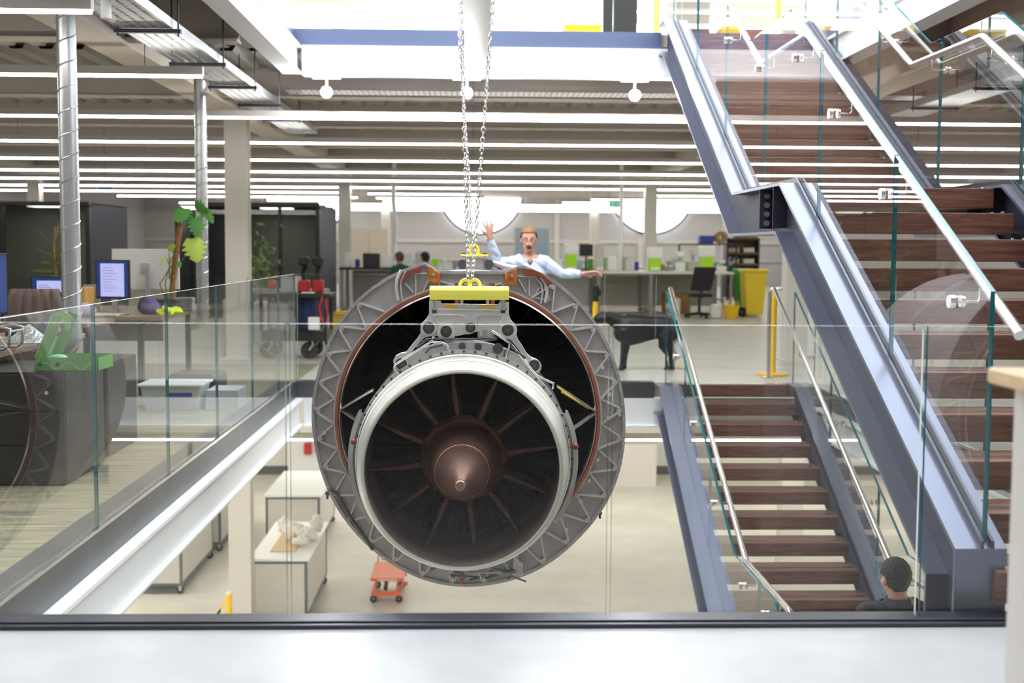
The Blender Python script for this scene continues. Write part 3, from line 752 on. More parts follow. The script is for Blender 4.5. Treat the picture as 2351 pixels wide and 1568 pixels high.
elathe([(RI + .022, YR - .01), (RI + .022, YR - .035), (RI + .002, YR - .035), (RI + .002, YR - .0)], 128).build('copper_seal_ring', 'copper_ring', eng, smooth=30)
elathe([(RI + .001, YR - .03), (RI - .012, YR - .045), (RI - .016, YR - .04), (RI - .016, YR + .02)], 128).build('silver_lip', 'lip_silver', eng, smooth=30)
# curved bead brackets and orange details at the top
def arc_px(mb, pts, r, Y, n=8): mb.tube([PY(x, y, Y) for x, y in pts], r, n)
for pts, nm in (([(922, 620), (912, 640), (910, 662), (914, 690)], 0), ([(1240, 636), (1252, 650), (1256, 670), (1252, 695)], 0)):
    mb = MB(); arc_px(mb, pts, .012, YR - .022); arc_px(mb, [(x + (10 if pts[0][0] < 1000 else -10), y + 2) for x, y in pts], .006, YR - .022); mb.build('curved_bead', 'rib_metal', fl, smooth=50)
for pts in ([(921, 648), (930, 628), (940, 620), (967, 613), (967, 626), (945, 628), (934, 632), (927, 650)], [(1204, 617), (1218, 620), (1238, 628), (1250, 635), (1257, 655), (1270, 655), (1248, 640), (1232, 634), (1204, 632)][:1] + [(1222, 619), (1245, 629), (1257, 640), (1262, 655), (1256, 656), (1247, 640), (1236, 634), (1204, 633)]):
    MB().prism([PY(x, y, YR - .04) for x, y in pts], (0, .022, 0)).build('rust_strap', 'rust_strap', fl)
for pts in ([(984, 614), (990, 614), (998, 623), (1010, 627), (1010, 650), (984, 648)], [(1159, 628), (1170, 627), (1180, 619), (1187, 618), (1186, 655), (1159, 652)]):
    o = MB().prism([PY(x, y, YR - .045) for x, y in pts], (0, .024, 0)).build('orange_patch', 'orange_patch', fl)
    cx = 995 if pts[0][0] < 1000 else 1175; cy = 630 if cx == 995 else 633
    p = PY(cx, cy, YR - .046); MB().cyl(p, p + V(0, -.008, 0), .012, n=14).build('bolt', 'lip_silver', o)
for px, py in ((724, 937), (1422, 952)):
    p = PY(px, py, YR - .02); MB().cyl(p, p + V(0, -.02, 0), .011, n=12).cyl(p + V(0, -.02, 0), p + V(0, -.03, 0), .006, n=10).build('bolt', 'chrome', fl, smooth=40)
for px, py in ((752, 1133), (1377, 1178)):
    p = PY(px, py, YR + .02); MB().sphere(p, .016, 10).cyl(p, p + V(.0, -.02, -.03), .008, n=8).build('fitting', 'bolt_dark', fl, smooth=50)
# lower left hinge seam
mb = MB(); arc_px(mb, [(757, 1122), (775, 1135), (790, 1165), (806, 1190), (830, 1225), (845, 1245), (856, 1262)], .012, YR - .025)
for x, y in ((760, 1126), (772, 1134), (783, 1151), (793, 1170), (804, 1187), (818, 1208), (832, 1228), (844, 1244), (852, 1256)):
    p = PY(x, y, YR - .035); mb.sphere(p, .006, 8)
mb.build('seam_strip', 'bolt_dark', fl, smooth=50)
# bypass duct, dark inside, closed by the fan
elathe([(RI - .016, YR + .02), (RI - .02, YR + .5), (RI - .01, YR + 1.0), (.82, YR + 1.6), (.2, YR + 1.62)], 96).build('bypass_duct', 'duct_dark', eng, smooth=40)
# outlet guide vanes: cambered plates
for k in range(56):
    a = 2 * PI * k / 56; mb = MB(); rings = []
    for i in range(5):
        r = .40 + (.80 - .40) * i / 4; Yv = YR + 1.0 - .16 * (i / 4)
        tw = .028 + .012 * (i / 4)
        rings.append([pol(Yv, r, a), pol(Yv + .12, r, a + tw / r * .6), pol(Yv + .24, r, a + tw / r * .9), pol(Yv + .242, r, a + tw / r * .9 + .006), pol(Yv + .12, r, a + tw / r * .6 + .012), pol(Yv + .0, r, a + .006)])
    mb.loft(rings, True).build('guide_vane', 'vane_metal', eng, smooth=40)
# fan blades deeper in
mb = MB()
for k in range(33):
    a = 2 * PI * k / 33
    mb.loft([[pol(YR + 1.35, r, a), pol(YR + 1.5, r, a + .12), pol(YR + 1.5, r, a + .13), pol(YR + 1.35, r, a + .012)] for r in (.3, .55, .80)], True)
fb = mb.build('fan_blades', 'vane_metal', eng, smooth=40)
# inner core casing running back inside the duct
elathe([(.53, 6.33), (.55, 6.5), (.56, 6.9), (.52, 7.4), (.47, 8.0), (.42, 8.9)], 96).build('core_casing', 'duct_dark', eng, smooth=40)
YC = 6.27
cf = elathe([(.54, YC + .42), (.545, YC + .1), (.556, YC + .1), (.557, YC), (.538, YC), (.536, YC - .012), (.50, YC - .10), (.476, YC - .30)], 128)
core = cf.build('core_flange', 'core_metal', eng, smooth=25)
nz = elathe([(.536, YC - .005), (.534, YC - .03), (.528, YC - .12), (.515, YC - .26), (.488, YC - .355), (.478, YC - .36), (.470, YC - .355)], 128).build('exhaust_nozzle', 'nozzle_metal', eng, smooth=40)
elathe([(.470, YC - .355), (.478, YC - .2), (.488, YC), (.492, YC + .30), (.48, YC + .42)], 128).build('nozzle_liner', 'nozzle_inner', nz, smooth=50)
for rr, Yy in ((.5365, YC - .1), (.521, YC - .22)): elathe([(rr, Yy - .004), (rr + .004, Yy), (rr, Yy + .004)], 128).build('nozzle_bead', 'nozzle_metal', nz, smooth=50)
mb = MB()
for k in range(60):
    a = 2 * PI * k / 60; p = pol(YC - .001, .547, a); mb.cyl(p, p + V(0, -.012, 0), .0065, n=8)
o = mb.build('flange_bolts', 'bolt_dark', core); o['kind'] = 'stuff'
# side fairing plates on the flange (blue grey, either side)
for a0, a1 in ((R(155), R(215)), (R(-35), R(25))):
    mb = MB(); n = 20
    mb.loft([[pol(Y, r, a0 + (a1 - a0) * k / n) for k in range(n + 1)] for r, Y in ((.574, YC + .06), (.584, YC + .0), (.584, YC - .03), (.560, YC - .03), (.558, YC - .005))], False, False)
    mb.build('side_fairing', 'core_metal', core, smooth=30)
for px, py in ((812, 1014), (1321, 1025)):
    p = PY(px, py, YC - .05); MB().sphere(p, .017, 12).build('rusty_bolt', 'rust_strap', core, smooth=60)
# turbine: dark disc, rotor blades, struts, hub, cone
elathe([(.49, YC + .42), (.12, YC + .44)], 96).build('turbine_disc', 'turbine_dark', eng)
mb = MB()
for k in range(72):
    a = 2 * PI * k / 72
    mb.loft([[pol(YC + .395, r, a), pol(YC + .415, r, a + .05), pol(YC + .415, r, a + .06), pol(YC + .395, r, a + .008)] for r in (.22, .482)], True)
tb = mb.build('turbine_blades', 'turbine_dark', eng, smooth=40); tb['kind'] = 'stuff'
HB = YC + .0
for k in range(12):
    a = R(97) + 2 * PI * k / 12
    mb = MB(); rings = []
    for i in range(7):
        t = i / 6; r = .19 + (.482 - .19) * t
        c = .011 * (1 + .25 * math.sin(PI * t) - .75 * t * t); tw = .010 * math.sin(PI * t) / max(r, .1)
        a_ = a + tw * .5
        rings.append([pol(HB - .02, r, a_ - c / r * .8), pol(HB + .02, r, a_ - c / r * 1.7), pol(HB + .25, r, a_ - .3 * c / r), pol(HB + .25, r, a_ + .3 * c / r), pol(HB + .02, r, a_ + c / r * 1.7), pol(HB - .02, r, a_ + c / r * .8)])
    mb.loft(rings, True).build('exhaust_strut', 'strut_copper', eng, smooth=40)
# scalloped hub shroud
rings = []
for r0, Y, am in ((.19, YC + .25, .0), (.205, YC + .05, .010), (.207, YC - .02, .010), (.197, YC - .05, .002), (.19, YC - .05, 0)):
    rings.append([pol(Y, r0 + am * abs(math.cos(12 * (a - R(97)) / 2)) * 1.6, a) for a in AN])
MB().loft(rings, False).build('hub_shroud', 'copper_ring', eng, smooth=40)
prof = [(.193, YC - .05), (.198, YC - .06), (.198, YC - .075), (.193, YC - .085), (.190, YC - .13), (.181, YC - .19), (.166, YC - .26), (.146, YC - .335), (.125, YC - .40), (.10, YC - .475), (.074, YC - .555), (.048, YC - .64), (.028, YC - .705), (.0235, YC - .72), (.0235, YC - .728), (.020, YC - .732), (.001, YC - .732)]
cone = elathe(prof, 96).build('tail_cone', 'copper_cone', eng, smooth=30)
for k in range(8):
    a = R(90) + 2 * PI * k / 8; p = pol(YC - .10, .1935, a); d = V(math.cos(a), 0, math.sin(a))
    MB().cyl(p - d * .004, p + d * .003, .009, n=10).build('cone_bolt', 'bolt_dark', cone)
elathe([(.130, YC - .385), (.132, YC - .383), (.130, YC - .378)], 96).build('cone_seam', 'copper_ring', cone)
# V struts across the duct at nine and three o'clock
for (ax, ay), legs in (((780, 941), ((856, 896), (848, 988))), ((1371, 947), ((1280, 888), (1318, 986)))):
    mb = MB(); A = PY(ax, ay, YR - .02)
    for lx, ly in legs:
        B = PY(lx, ly, 7.0); d = (B - A).normalized(); n_ = d.cross(V(0, 1, 0)).normalized() * .005; y_ = V(0, .09, 0)
        mb.loft([[A + n_, A - n_, A - n_ + y_, A + n_ + y_], [B + n_, B - n_, B - n_ + y_, B + n_ + y_]])
    vs_ = mb.build('v_strut', 'lip_silver', eng)
    if ax > 1200: MB().cyl(PY(1290, 900, 6.99), PY(1352, 938, 7.7), .006, n=6).build('yellow_edge', 'yellow', vs_)
# vertical struts glimpsed at the top of the duct
for px in (1049, 1060, 1120, 1131):
    p = PY(px, 650, 7.6); q = PY(px, 720, 7.6); MB().cyl(p, q, .014, n=12).build('riser_pipe', 'copper_ring' if px in (1049, 1131) else 'brushed_steel', eng, smooth=40)
# front mount yoke
YK = 6.30
def zp(x, y): return 880 + x / 5.598, 600 + y / 5.598
yk = [(590, 505), (735, 505), (745, 548), (1480, 560), (1500, 515), (1615, 525), (1613, 690), (1640, 750), (1690, 820), (1715, 880), (1712, 950), (1735, 1010), (1790, 1090), (1850, 1190), (1900, 1235), (1975, 1265), (2020, 1305), (2035, 1340), (2030, 1390), (2000, 1440), (1960, 1440), (1925, 1400), (1880, 1330), (1800, 1215), (1715, 1100), (1640, 1010), (1590, 990), (1530, 965), (1475, 935), (1360, 882), (1300, 880), (1190, 905), (1120, 932), (1040, 938), (920, 965), (885, 1005), (830, 1022), (780, 1010), (735, 985), (700, 960), (640, 960), (570, 968), (520, 985), (430, 1085), (360, 1175), (300, 1230), (265, 1300), (230, 1350), (165, 1350), (128, 1310), (128, 1270), (160, 1215), (230, 1180), (290, 1170), (370, 1070), (430, 1000), (478, 925), (478, 860), (490, 800), (545, 745), (588, 680)]
yoke = MB().prism([PY(*zp(x, y), YK) for x, y in yk], (0, .055, 0)).build('mount_yoke', 'yoke_metal', eng, bevel=.003)
for (x, y), ro_, ri_ in (((585, 855), 105, 70), ((808, 900), 118, 70), ((1120, 850), 75, 60), ((1600, 880), 120, 72), ((232, 1315), 85, 68), ((1938, 1335), 85, 65)):
    p = PY(*zp(x, y), YK); s = F / YK * 5.598
    MB().lathe([(ro_ / s, 0), (ro_ / s, -.016), (ri_ / s + .002, -.016), (ri_ / s, 0)], tuple(p), 36, axis='Y').build('boss', 'yoke_metal', yoke, smooth=30)
    MB().lathe([(ri_ / s, .0), (ri_ / s, -.012), (ri_ / s * .86, -.012), (ri_ / s * .82, -.019), (.012, -.020), (.011, -.026), (.0005, -.026)], tuple(p), 36, axis='Y').build('pivot_bolt', 'bolt_dark', yoke, smooth=30)
    MB().lathe([(.007, -.026), (.007, -.032), (.004, -.032), (.004, -.027)], tuple(p), 16, axis='Y').build('bolt_tip', 'copper_ring', yoke)
mb = MB()
for pts in ([(650, 700), (670, 682), (1000, 685), (1040, 705), (1052, 735), (1052, 850)], [(650, 700), (650, 735), (690, 780), (740, 800), (790, 775), (850, 780), (900, 820), (925, 870)],
            [(1195, 850), (1195, 740), (1210, 705), (1240, 690), (1500, 695), (1530, 710), (1535, 750), (1500, 800)], [(700, 615), (720, 608), (1490, 622), (1500, 640)]):
    mb.tube([PY(*zp(x, y), YK - .002) for x, y in pts], .0045, 6)
mb.build('pocket_ridges', 'yoke_metal', yoke, smooth=60)
for pts in ([(765, 560), (960, 563), (960, 600), (800, 598)], [(1240, 570), (1455, 570), (1410, 612), (1240, 608)]):
    MB().prism([PY(*zp(x, y), YK - .002) for x, y in pts], (0, .003, 0)).build('yellow_marking', 'amber', yoke)
# lower mount plate (crescent with holes)
aL, aR = R(128), R(54); n = 40
def rout(t):
    return .602 - .015 * abs(2 * t - 1) ** 2.2
mb = MB(); Yp = YC + .03
A1 = [pol(Yp, rout(k / n), aL + (aR - aL) * k / n) for k in range(n + 1)]; B1 = [pol(Yp, .541, aR + (aL - aR) * k / n) for k in range(n + 1)]
mp_ = mb.prism(A1 + B1, (0, .03, 0)).build('mount_plate', 'core_metal', eng, bevel=.002)
for (x, y), rr in (((1013, 1092), 45), ((1219, 1097), 46), ((1472, 1120), 66)):
    p = PY(*zp(x, y), Yp - .001); s = F / Yp * 5.598
    MB().lathe([(rr / s, .0), (rr / s, -.008), (rr / s * .8, -.010), (.0005, -.006)], tuple(p), 28, axis='Y').build('plate_bolt', 'bolt_dark', mp_, smooth=40)
mb = MB()
for pts in ([(620, 1085), (760, 1065), (850, 1045), (1050, 1035), (1330, 1050), (1380, 1080), (1385, 1165)], [(1650, 1110), (1800, 1240), (1850, 1290)]):
    mb.tube([PY(*zp(x, y), Yp - .004) for x, y in pts], .004, 6)
mb.build('plate_ridges', 'core_metal', mp_, smooth=60)
# pipes running around the mount
for pts, r, m_ in (([(650, 965), (620, 1030), (560, 1065), (150, 1330), (135, 1390), (190, 1450)], .006, 'lip_silver'), ([(600, 1030), (760, 1045), (820, 1075), (855, 1165)], .007, 'lip_silver'), ([(500, 1045), (560, 1000), (700, 995), (980, 1000), (1200, 1000)], .006, 'bolt_dark'),
                   ([(1390, 890), (1630, 1050), (1580, 1250)], .007, 'lip_silver'), ([(1650, 1070), (1960, 1460), (2190, 1570), (2180, 1640)], .006, 'lip_silver'), ([(1220, 985), (1300, 990), (1420, 1000), (1460, 985)], .009, 'bolt_dark'),
                   ([(430, 1110), (560, 1010), (640, 1005)], .006, 'bolt_dark'), ([(1590, 1000), (1700, 1150), (1830, 1240)], .007, 'bolt_dark'), ([(540, 1180), (600, 1110), (760, 1075)], .005, 'bolt_dark'), ([(1550, 1230), (1560, 1150), (1600, 1140)], .004, 'bolt_dark')):
    MB().tube([PY(*zp(x, y), YC - .02) for x, y in pts], r, 8).build('pipe', m_, eng, smooth=50)
# cylinder and clutter behind the yoke gap
p = PY(*zp(1320, 940), 6.45); MB().cyl(p + V(0, 0, -.03), p + V(0, 0, .03), .045, n=20).build('actuator', 'galvanised', eng, smooth=40)
# clutter of pipes on the bottom of the flange
rnd = random.Random(3)
for k in range(16):
    x = rnd.uniform(985, 1195); y = 1300 + rnd.uniform(0, 34) - abs(x - 1070) * .06
    pts = [(x, y), (x + rnd.uniform(-30, 30), y + rnd.uniform(-8, 8)), (x + rnd.uniform(-60, 60), y + rnd.uniform(-16, 8))]
    Yq = YR - .05 - rnd.uniform(0, .05)
    MB().tube([PY(a, b, Yq) for a, b in pts], rnd.uniform(.004, .009), 6).build('pipe', rnd.choice(['bolt_dark', 'case_metal', 'bolt_dark']), eng, smooth=50)
p = PY(1061, 1333, YR - .05); MB().cyl(p, p + V(0, -.03, 0), .014, n=14).build('red_cap', 'red_plastic', eng)
for k in range(5):
    x = 1182 + k * 4; MB().cyl(PY(x, 1280 + k * 3, YR - .06), PY(x - 4 + k, 1322, YR - .05), .006, n=8).build('pipe', 'rib_metal', eng)
# small lugs along the right hand ribs
for x, y in ((1383, 843), (1400, 905), (1396, 960), (1372, 1055), (1352, 1103), (1333, 1150), (1300, 1215), (1250, 1283), (745, 993), (880, 1280)):
    p = PY(x, y, YR - .02); MB().cyl(p, p + V(0, -.018, 0), .012, n=10).build('lug', 'rib_metal', fl)
# rear mount on top of the fan case
YB = 9.05
rm = MB().prism([PY(x, y, YB) for x, y in ((1040, 622), (1062, 606), (1068, 591), (1120, 593), (1126, 606), (1150, 622))], (0, .05, 0)).build('rear_mount', 'case_metal', eng, bevel=.003)
for x in (1062, 1122):
    p = PY(x, 607, YB - .005); MB().lathe([(.035, .005), (.035, -.01), (.012, -.014), (.0005, -.014)], tuple(p), 20, axis='Y').build('pivot_bolt', 'bolt_dark', rm, smooth=30)
MB().tube([PY(1132, 604, YB + .02), PY(1160, 612, YB), PY(1190, 618, YB - .1)], .022, 12).build('pipe', 'case_metal', eng, smooth=40)

# ---------------------------------------------------------------- lifting tackle
YL = 6.33
lb = thing('lifting_beam', 'yellow lifting beam bolted to the front yoke of the engine', 'lifting beam', tuple(PY(1078, 690, YL)))
a = PY(987, 657, YL); b = PY(1168, 690, YL)
z0, z1 = b.z, a.z + .0
prof = [(YL - .05, z0 + .004), (YL - .052, z0 + .03), (YL - .052, z1 - .018), (YL - .036, z1), (YL + .05, z1), (YL + .05, z0)]
MB().prism([(a.x, y, z) for y, z in prof], (b.x - a.x, 0, 0)).build('beam', 'yellow_pale', lb, bevel=.003)
for px in (998, 1155):
    p = PY(px, 688, YL); q = PY(px, 712, YL)
    bo = MB().cyl((p.x, YL - .02, p.z), (p.x, YL - .02, q.z + .012), .0125, n=14).cyl((p.x, YL - .02, q.z + .012), (p.x, YL - .02, q.z + .002), .022, n=18).build('bolt', 'galvanised', lb, smooth=40)
    MB().cyl((p.x, YL - .02, q.z + .002), (p.x, YL - .02, q.z - .014), .017, n=6).build('nut', 'bolt_dark', bo)
for sx in (-1, 1):
    c = PY(1079 + sx * 9, 657, YL)
    pts = [(c.x + sx * .004 + .028 * math.cos(t) , YL - .01, c.z + .034 * math.sin(t)) for t in [PI * k / 12 for k in range(13)]]
    MB().tube(pts, .008, 10).build('lifting_eye', 'yellow_pale', lb, smooth=60)
def chain(p0, p1, label, wire=.0036, lw=.0115, ll=.0165, tw=0.0):
    # stadium links alternately turned a quarter; one mesh
    p0 = Vector(p0); p1 = Vector(p1); d = p1 - p0; L = d.length; d.normalize()
    pitch = 2 * ll - wire * 2.0; n = int(L / pitch); pitch = L / n
    a = d.cross(V(0, 1, 0)).normalized(); b = d.cross(a); mb = MB()
    for i in range(n):
        c = p0 + d * pitch * (i + .5); th_ = (PI / 2 if i % 2 else 0) + PI / 4 + tw * i; u = a * math.cos(th_) + b * math.sin(th_); pts = []
        hw = lw - wire; hl = ll - hw - wire * .0
        for k in range(7): t = PI * k / 6; pts.append(c + u * (hw * math.cos(t)) + d * (hl * .55 + hw * math.sin(t)))
        for k in range(7): t = PI + PI * k / 6; pts.append(c + u * (hw * math.cos(t)) + d * (-hl * .55 + hw * math.sin(t)))
        mb.tube(pts, wire, 5, closed=True)
    return mb
zt = 3.43
def at_z(px, py, Y, px2, py2):
    p = PY(px, py, Y); q = PY(px2, py2, Y); k = (zt - q.z) / (p.z - q.z); r = q + (p - q) * k; return r
for (a, b, c, d, l) in ((1058, 0, 1075, 645, 'left bright steel chain holding the lifting beam'), (1132, 0, 1084, 645, 'right bright steel chain holding the lifting beam')):
    q = PY(c, d, YL - .01); p = at_z(a, b, YL - .01, c, d)
    solo(chain(q, p, l, tw=.03), 'chain', 'chrome', l, 'chain', 'lifting chains', smooth=60)
q = PY(1087, 566, YB); p = V(q.x - .12, YB, 3.06); q.z += .0
solo(chain(q, p, '', .0045, .013, .02), 'chain', 'chrome', 'farther chain dropping to the yellow ring behind the engine ring', 'chain', 'lifting chains', smooth=60)
t = thing('hoist_trolley', 'steel hoist block straddling the white soffit beam above the chains', 'hoist', (0.03, YL, 3.42))
MB().rbox(-.16, .22, YL - .1, YL + .1, zt + .005, zt + .2, .02).build('housing', 'yellow', t)
MB().cyl((-.1, YL - .11, zt + .1), (-.1, YL + .11, zt + .1), .06, n=20).cyl((.16, YL - .11, zt + .1), (.16, YL + .11, zt + .1), .06, n=20).build('wheel', 'steel_dark', t)
t = thing('lifting_shackle', 'yellow ring and yellow clamp plate on the rear mount, behind the chains', 'shackle', tuple(PY(1087, 590, YB)))
p = PY(1087, 576, YB)
MB().tube([(p.x + .034 * math.cos(2 * PI * k / 20), YB, p.z + .04 * math.sin(2 * PI * k / 20)) for k in range(20)], .012, 10, closed=True).build('ring', 'yellow', t, smooth=60)
a = PY(1058, 587, YB); b = PY(1121, 592, YB)
MB().box(a.x, b.x, YB - .03, YB + .06, b.z + .012, a.z + .012).build('clamp_plate', 'yellow_pale', t)
for px in (1065, 1113):
    p = PY(px, 590, YB); MB().cyl((p.x, YB - .01, p.z + .002), (p.x, YB - .01, p.z + .03), .012, n=10).cyl((p.x, YB - .01, p.z + .014), (p.x, YB - .01, p.z + .026), .02, n=6).build('bolt', 'bolt_dark', t)
# ================================================================ OFFICE ON THE LEFT
def lbl(o, l, c, g=None): return tag(o, l, c, g)
# dark pedestals on the carpet
def pedestal(x0, x1, y0, y1, h, label):
    t = thing('drawer_cabinet', label, 'cabinet', ((x0 + x1) / 2, y0, 0), group='dark cabinets under the desks')
    MB().box(x0, x1, y0 + .02, y1, 0.02, h).build('body', 'dark_cabinet', t, bevel=.004)
    zs = [.03, h * .36, h * .66, h - .01]
    for a, b in zip(zs, zs[1:]):
        d_ = MB().box(x0 + .004, x1 - .004, y0, y0 + .018, a + .003, b - .003).build('drawer', 'dark_cabinet', t, bevel=.003)
        if b > h - .05: MB().cyl((x1 - .10, y0 - .004, (a + b) / 2), (x1 - .10, y0 + .001, (a + b) / 2), .012, n=14).build('lock', 'brushed_steel', d_)
    MB().box(x0 + .02, x1 - .02, y0 + .04, y1 - .02, 0, .02).build('plinth', 'black_plastic', t)
    return t
pedestal(-2.92, -2.32, 7.1, 7.85, .655, 'nearest dark cabinet, the one carrying the open green box')
pedestal(-2.92, -2.36, 8.06, 8.76, .62, 'second dark cabinet, behind the one with the green box')
def desk(x0, x1, y0, y1, label, z=.73):
    t = thing('desk', label, 'desk', ((x0 + x1) / 2, (y0 + y1) / 2, 0), group='wood topped desks')
    MB().box(x0, x1, y0, y1, z - .035, z).build('desktop', 'desk_wood', t, bevel=.003)
    for x in (x0 + .1, x1 - .22):
        for y in (y0 + .1, y1 - .1): MB().box(x - .025, x + .025, y - .025, y + .025, 0, z - .036).build('leg', 'steel_dark', t)
    MB().box(x0 + .13, x1 - .25, (y0 + y1) / 2 - .01, (y0 + y1) / 2 + .01, z - .3, z - .036).build('modesty_panel', 'grey_plastic', t)
    return t
desk(-5.2, -2.86, 7.5, 9.25, 'nearest wood topped desk, at the left edge, holding the silver stand')
desk(-5.2, -3.2, 10.4, 11.2, 'middle wood topped desk behind the draped brown chair')
desk(-5.2, -2.83, 11.4, 13.5, 'farthest wood topped desk, holding the two big monitors and the cheese plant')
DZ = .7305
# green box with a hinged lid
t = thing('green_box', 'open green cardboard box with raised lid on the near dark cabinet', 'box', tuple(PZ(110, 850, .656)))
g0 = PZ(80, 852, .656); W2 = .36; D2 = .30; x0 = g0.x; y0 = g0.y; z0 = .656; hh = .078
mb = MB().box(x0, x0 + W2, y0, y0 + .004, z0, z0 + hh).box(x0, x0 + .004, y0, y0 + D2, z0, z0 + hh).box(x0 + W2 - .004, x0 + W2, y0, y0 + D2, z0, z0 + hh).box(x0, x0 + W2, y0 + D2 - .004, y0 + D2, z0, z0 + hh).box(x0, x0 + W2, y0, y0 + D2, z0, z0 + .003)
mb.build('tray', 'box_green', t)
lid = MB()
A = V(x0 + .002, y0 + .01, z0 + hh); u = V(.40, .05, 1).normalized(); lw_ = V(.0, D2 - .02, 0)
lid.m(1).prism([A, A + lw_, A + lw_ + u * .27, A + u * .27], (-.004, 0, .0))
lid.m(0).prism([A, A + u * .27, A + u * .27 + V(.055, 0, -.02), A + V(.055, 0, -.02)], (0, .004, 0)).m(0).prism([A + lw_, A + lw_ + u * .27, A + lw_ + u * .27 + V(.055, 0, -.02), A + lw_ + V(.055, 0, -.02)], (0, -.004, 0))
ld_ = lid.build('lid', ['box_green', 'box_inner'], t)
q = A + u * .27; MB().prism([q + V(.055, 0, -.02), q + V(.0, 0, 0), q + V(.05, -.0, .02), q + V(.10, 0, -.01), q + V(.095, 0, -.09), q + V(.07, 0, -.10)], (0, .004, 0)).build('flap', 'box_green_light', ld_)
for dx, dz in ((.10, .17), (.08, .12)):
    p = A + V(dx, .17, dz); MB().cyl(p, p + V(.006, -.004, 0), .016, n=16).build('fastener', 'rust_strap', ld_)
for dx in (.03, .13):
    MB().cyl((x0 + dx, y0 - .004, z0 + .038), (x0 + dx, y0, z0 + .038), .012, n=16).build('fastener', 'bolt_dark', t)
MB().tube([(x0 + .02 + k * .02, y0 - .002, z0 + .03 + .02 * math.sin(k * .9)) for k in range(16)], .001, 4).build('string', 'white_plastic', t)
MB().sphere((x0 + .10, y0 + .1, z0 + .07), .055, 14, (1, .8, .35)).build('tissue', mat('mint', (.25, .75, .42), .6), t, smooth=60)
# monitors
def monitor(px, py, Y, wd, ht, rz, label, z_desk, back=False, name='monitor', page=True, lean=0):
    c = PY(px, py, Y)
    t = thing(name, label, 'monitor', (c.x, Y, z_desk), rz=rz)
    zc = c.z - z_desk
    MB().box(-wd / 2, wd / 2, 0, .03, zc - ht / 2, zc + ht / 2).build('housing', 'white_plastic' if back else 'black_plastic', t, local=True, bevel=.004)
    sy = .031 if back else -.002
    sc = MB().box(-wd / 2 + .012, wd / 2 - .012, sy, sy + .0015, zc - ht / 2 + .014, zc + ht / 2 - .012).build('screen', 'screen_blue', t, local=True)
    if page and not back:
        MB().box(-wd / 2 + .05, wd / 2 - .05, -.0035, -.0022, zc - ht / 2 + .02, zc + ht / 2 - .035).build('window_on_screen', 'screen_page', sc, local=True)
        mb = MB()
        for k in range(9): mb.box(-wd / 2 + .07, -wd / 2 + .07 + (wd - .16) * (.5 + .4 * ((k * 7) % 5) / 5), -.0045, -.0037, zc + ht / 2 - .075 - k * ht * .075, zc + ht / 2 - .07 - k * ht * .075)
        o = mb.build('text_lines', 'screen_line', sc, local=True); o['kind'] = 'stuff'
    MB().box(-.03, .03, .032, .05, 0.008, zc).box(-.1, .1, -.04, .12, 0, .01).build('stand', 'galvanised', t, local=True)
    if back:
        MB().box(-.045, .045, -.018, -.0005, zc - .04, zc + .06).build('mount_plate', 'pale_grey', t, local=True)
        MB().cyl((.03, -.05, 0), (.03, -.05, zc + .02), .022, n=20).build('pole', 'galvanised', t, local=True, smooth=40)
        MB().tube([(.05, -.03, zc), (.0, -.06, zc - .1), (-.12, -.05, zc - .22)], .004, 6).build('cable', 'white_plastic', t, local=True)
    return t
monitor(258, 641, 11.62, .335, .36, R(-12), 'black framed monitor showing a pale document on a blue background', DZ)
monitor(334, 618, 12.45, .66, .40, 0, 'big white monitor seen from behind, beside the cheese plant', DZ, back=True)
monitor(113, 668, 10.4, .30, .24, 0, 'lilac lit screen half hidden by the thick duct above the brown chair', DZ)
monitor(-10, 652, 8.6, .20, .42, R(60), 'dark monitor side cropped by the left edge', DZ, page=False)
# cheese plant
t = thing('potted_cheese_plant', 'cheese plant with split leaves climbing a mossy pole in a black pot', 'plant', tuple(PZ(382, 690, DZ)))
b = PY(382, 690, 12.0); b.z = DZ
MB().rbox(b.x - .11, b.x + .11, 11.9, 12.12, DZ, DZ + .14, .01).build('pot', 'black_plastic', t)
p0 = PY(393, 663, 12.0); p1 = PY(414, 512, 12.0)
MB().tube([V(p0.x, 12.0, DZ + .13), (p0 + p1) / 2, p1], [.028, .03, .026], 14).build('moss_pole', 'moss_pole', t, smooth=50)
def leaf_blade(c, u, v, L, Wd, split=True):
    # heart shaped blade with side cuts: c base, u along, v across
    u = Vector(u).normalized(); v = Vector(v).normalized(); nrm = u.cross(v); mb = MB(); n = 14; pts = []
    for s_ in (1, -1):
        side = []
        for k in range(n + 1):
            t_ = k / n; w_ = Wd / 2 * math.sin(PI * min(1, (t_ * .92 + .06)) ** .75) ** .8
            if split and k % 3 == 1 and 2 < k < n - 1: w_ *= .55
            side.append((t_, s_ * w_))
        pts.append(side)
    ring = [c + u * L * (-.08 if k == 0 else t_) + v * w_ + nrm * (-abs(w_) * .25 - t_ * t_ * L * .15) for k, (t_, w_) in enumerate(pts[0])]
    mid = [c + u * L * t_ + nrm * (-t_ * t_ * L * .15) for t_, _ in pts[0]]
    ring2 = [c + u * L * (-.08 if k == 0 else t_) + v * w_ + nrm * (-abs(w_) * .25 - t_ * t_ * L * .15) for k, (t_, w_) in enumerate(pts[1])]
    m_ = len(mid)
    off = nrm * .0015
    vs = ring + mid + ring2 + [p + off for p in ring + mid + ring2]; fs = []
    for q in (0, 3 * m_):
        for k in range(m_ - 1):
            fs.append((q + k, q + k + 1, q + m_ + k + 1, q + m_ + k)); fs.append((q + m_ + k, q + m_ + k + 1, q + 2 * m_ + k + 1, q + 2 * m_ + k))
    return mb.add(vs, fs)
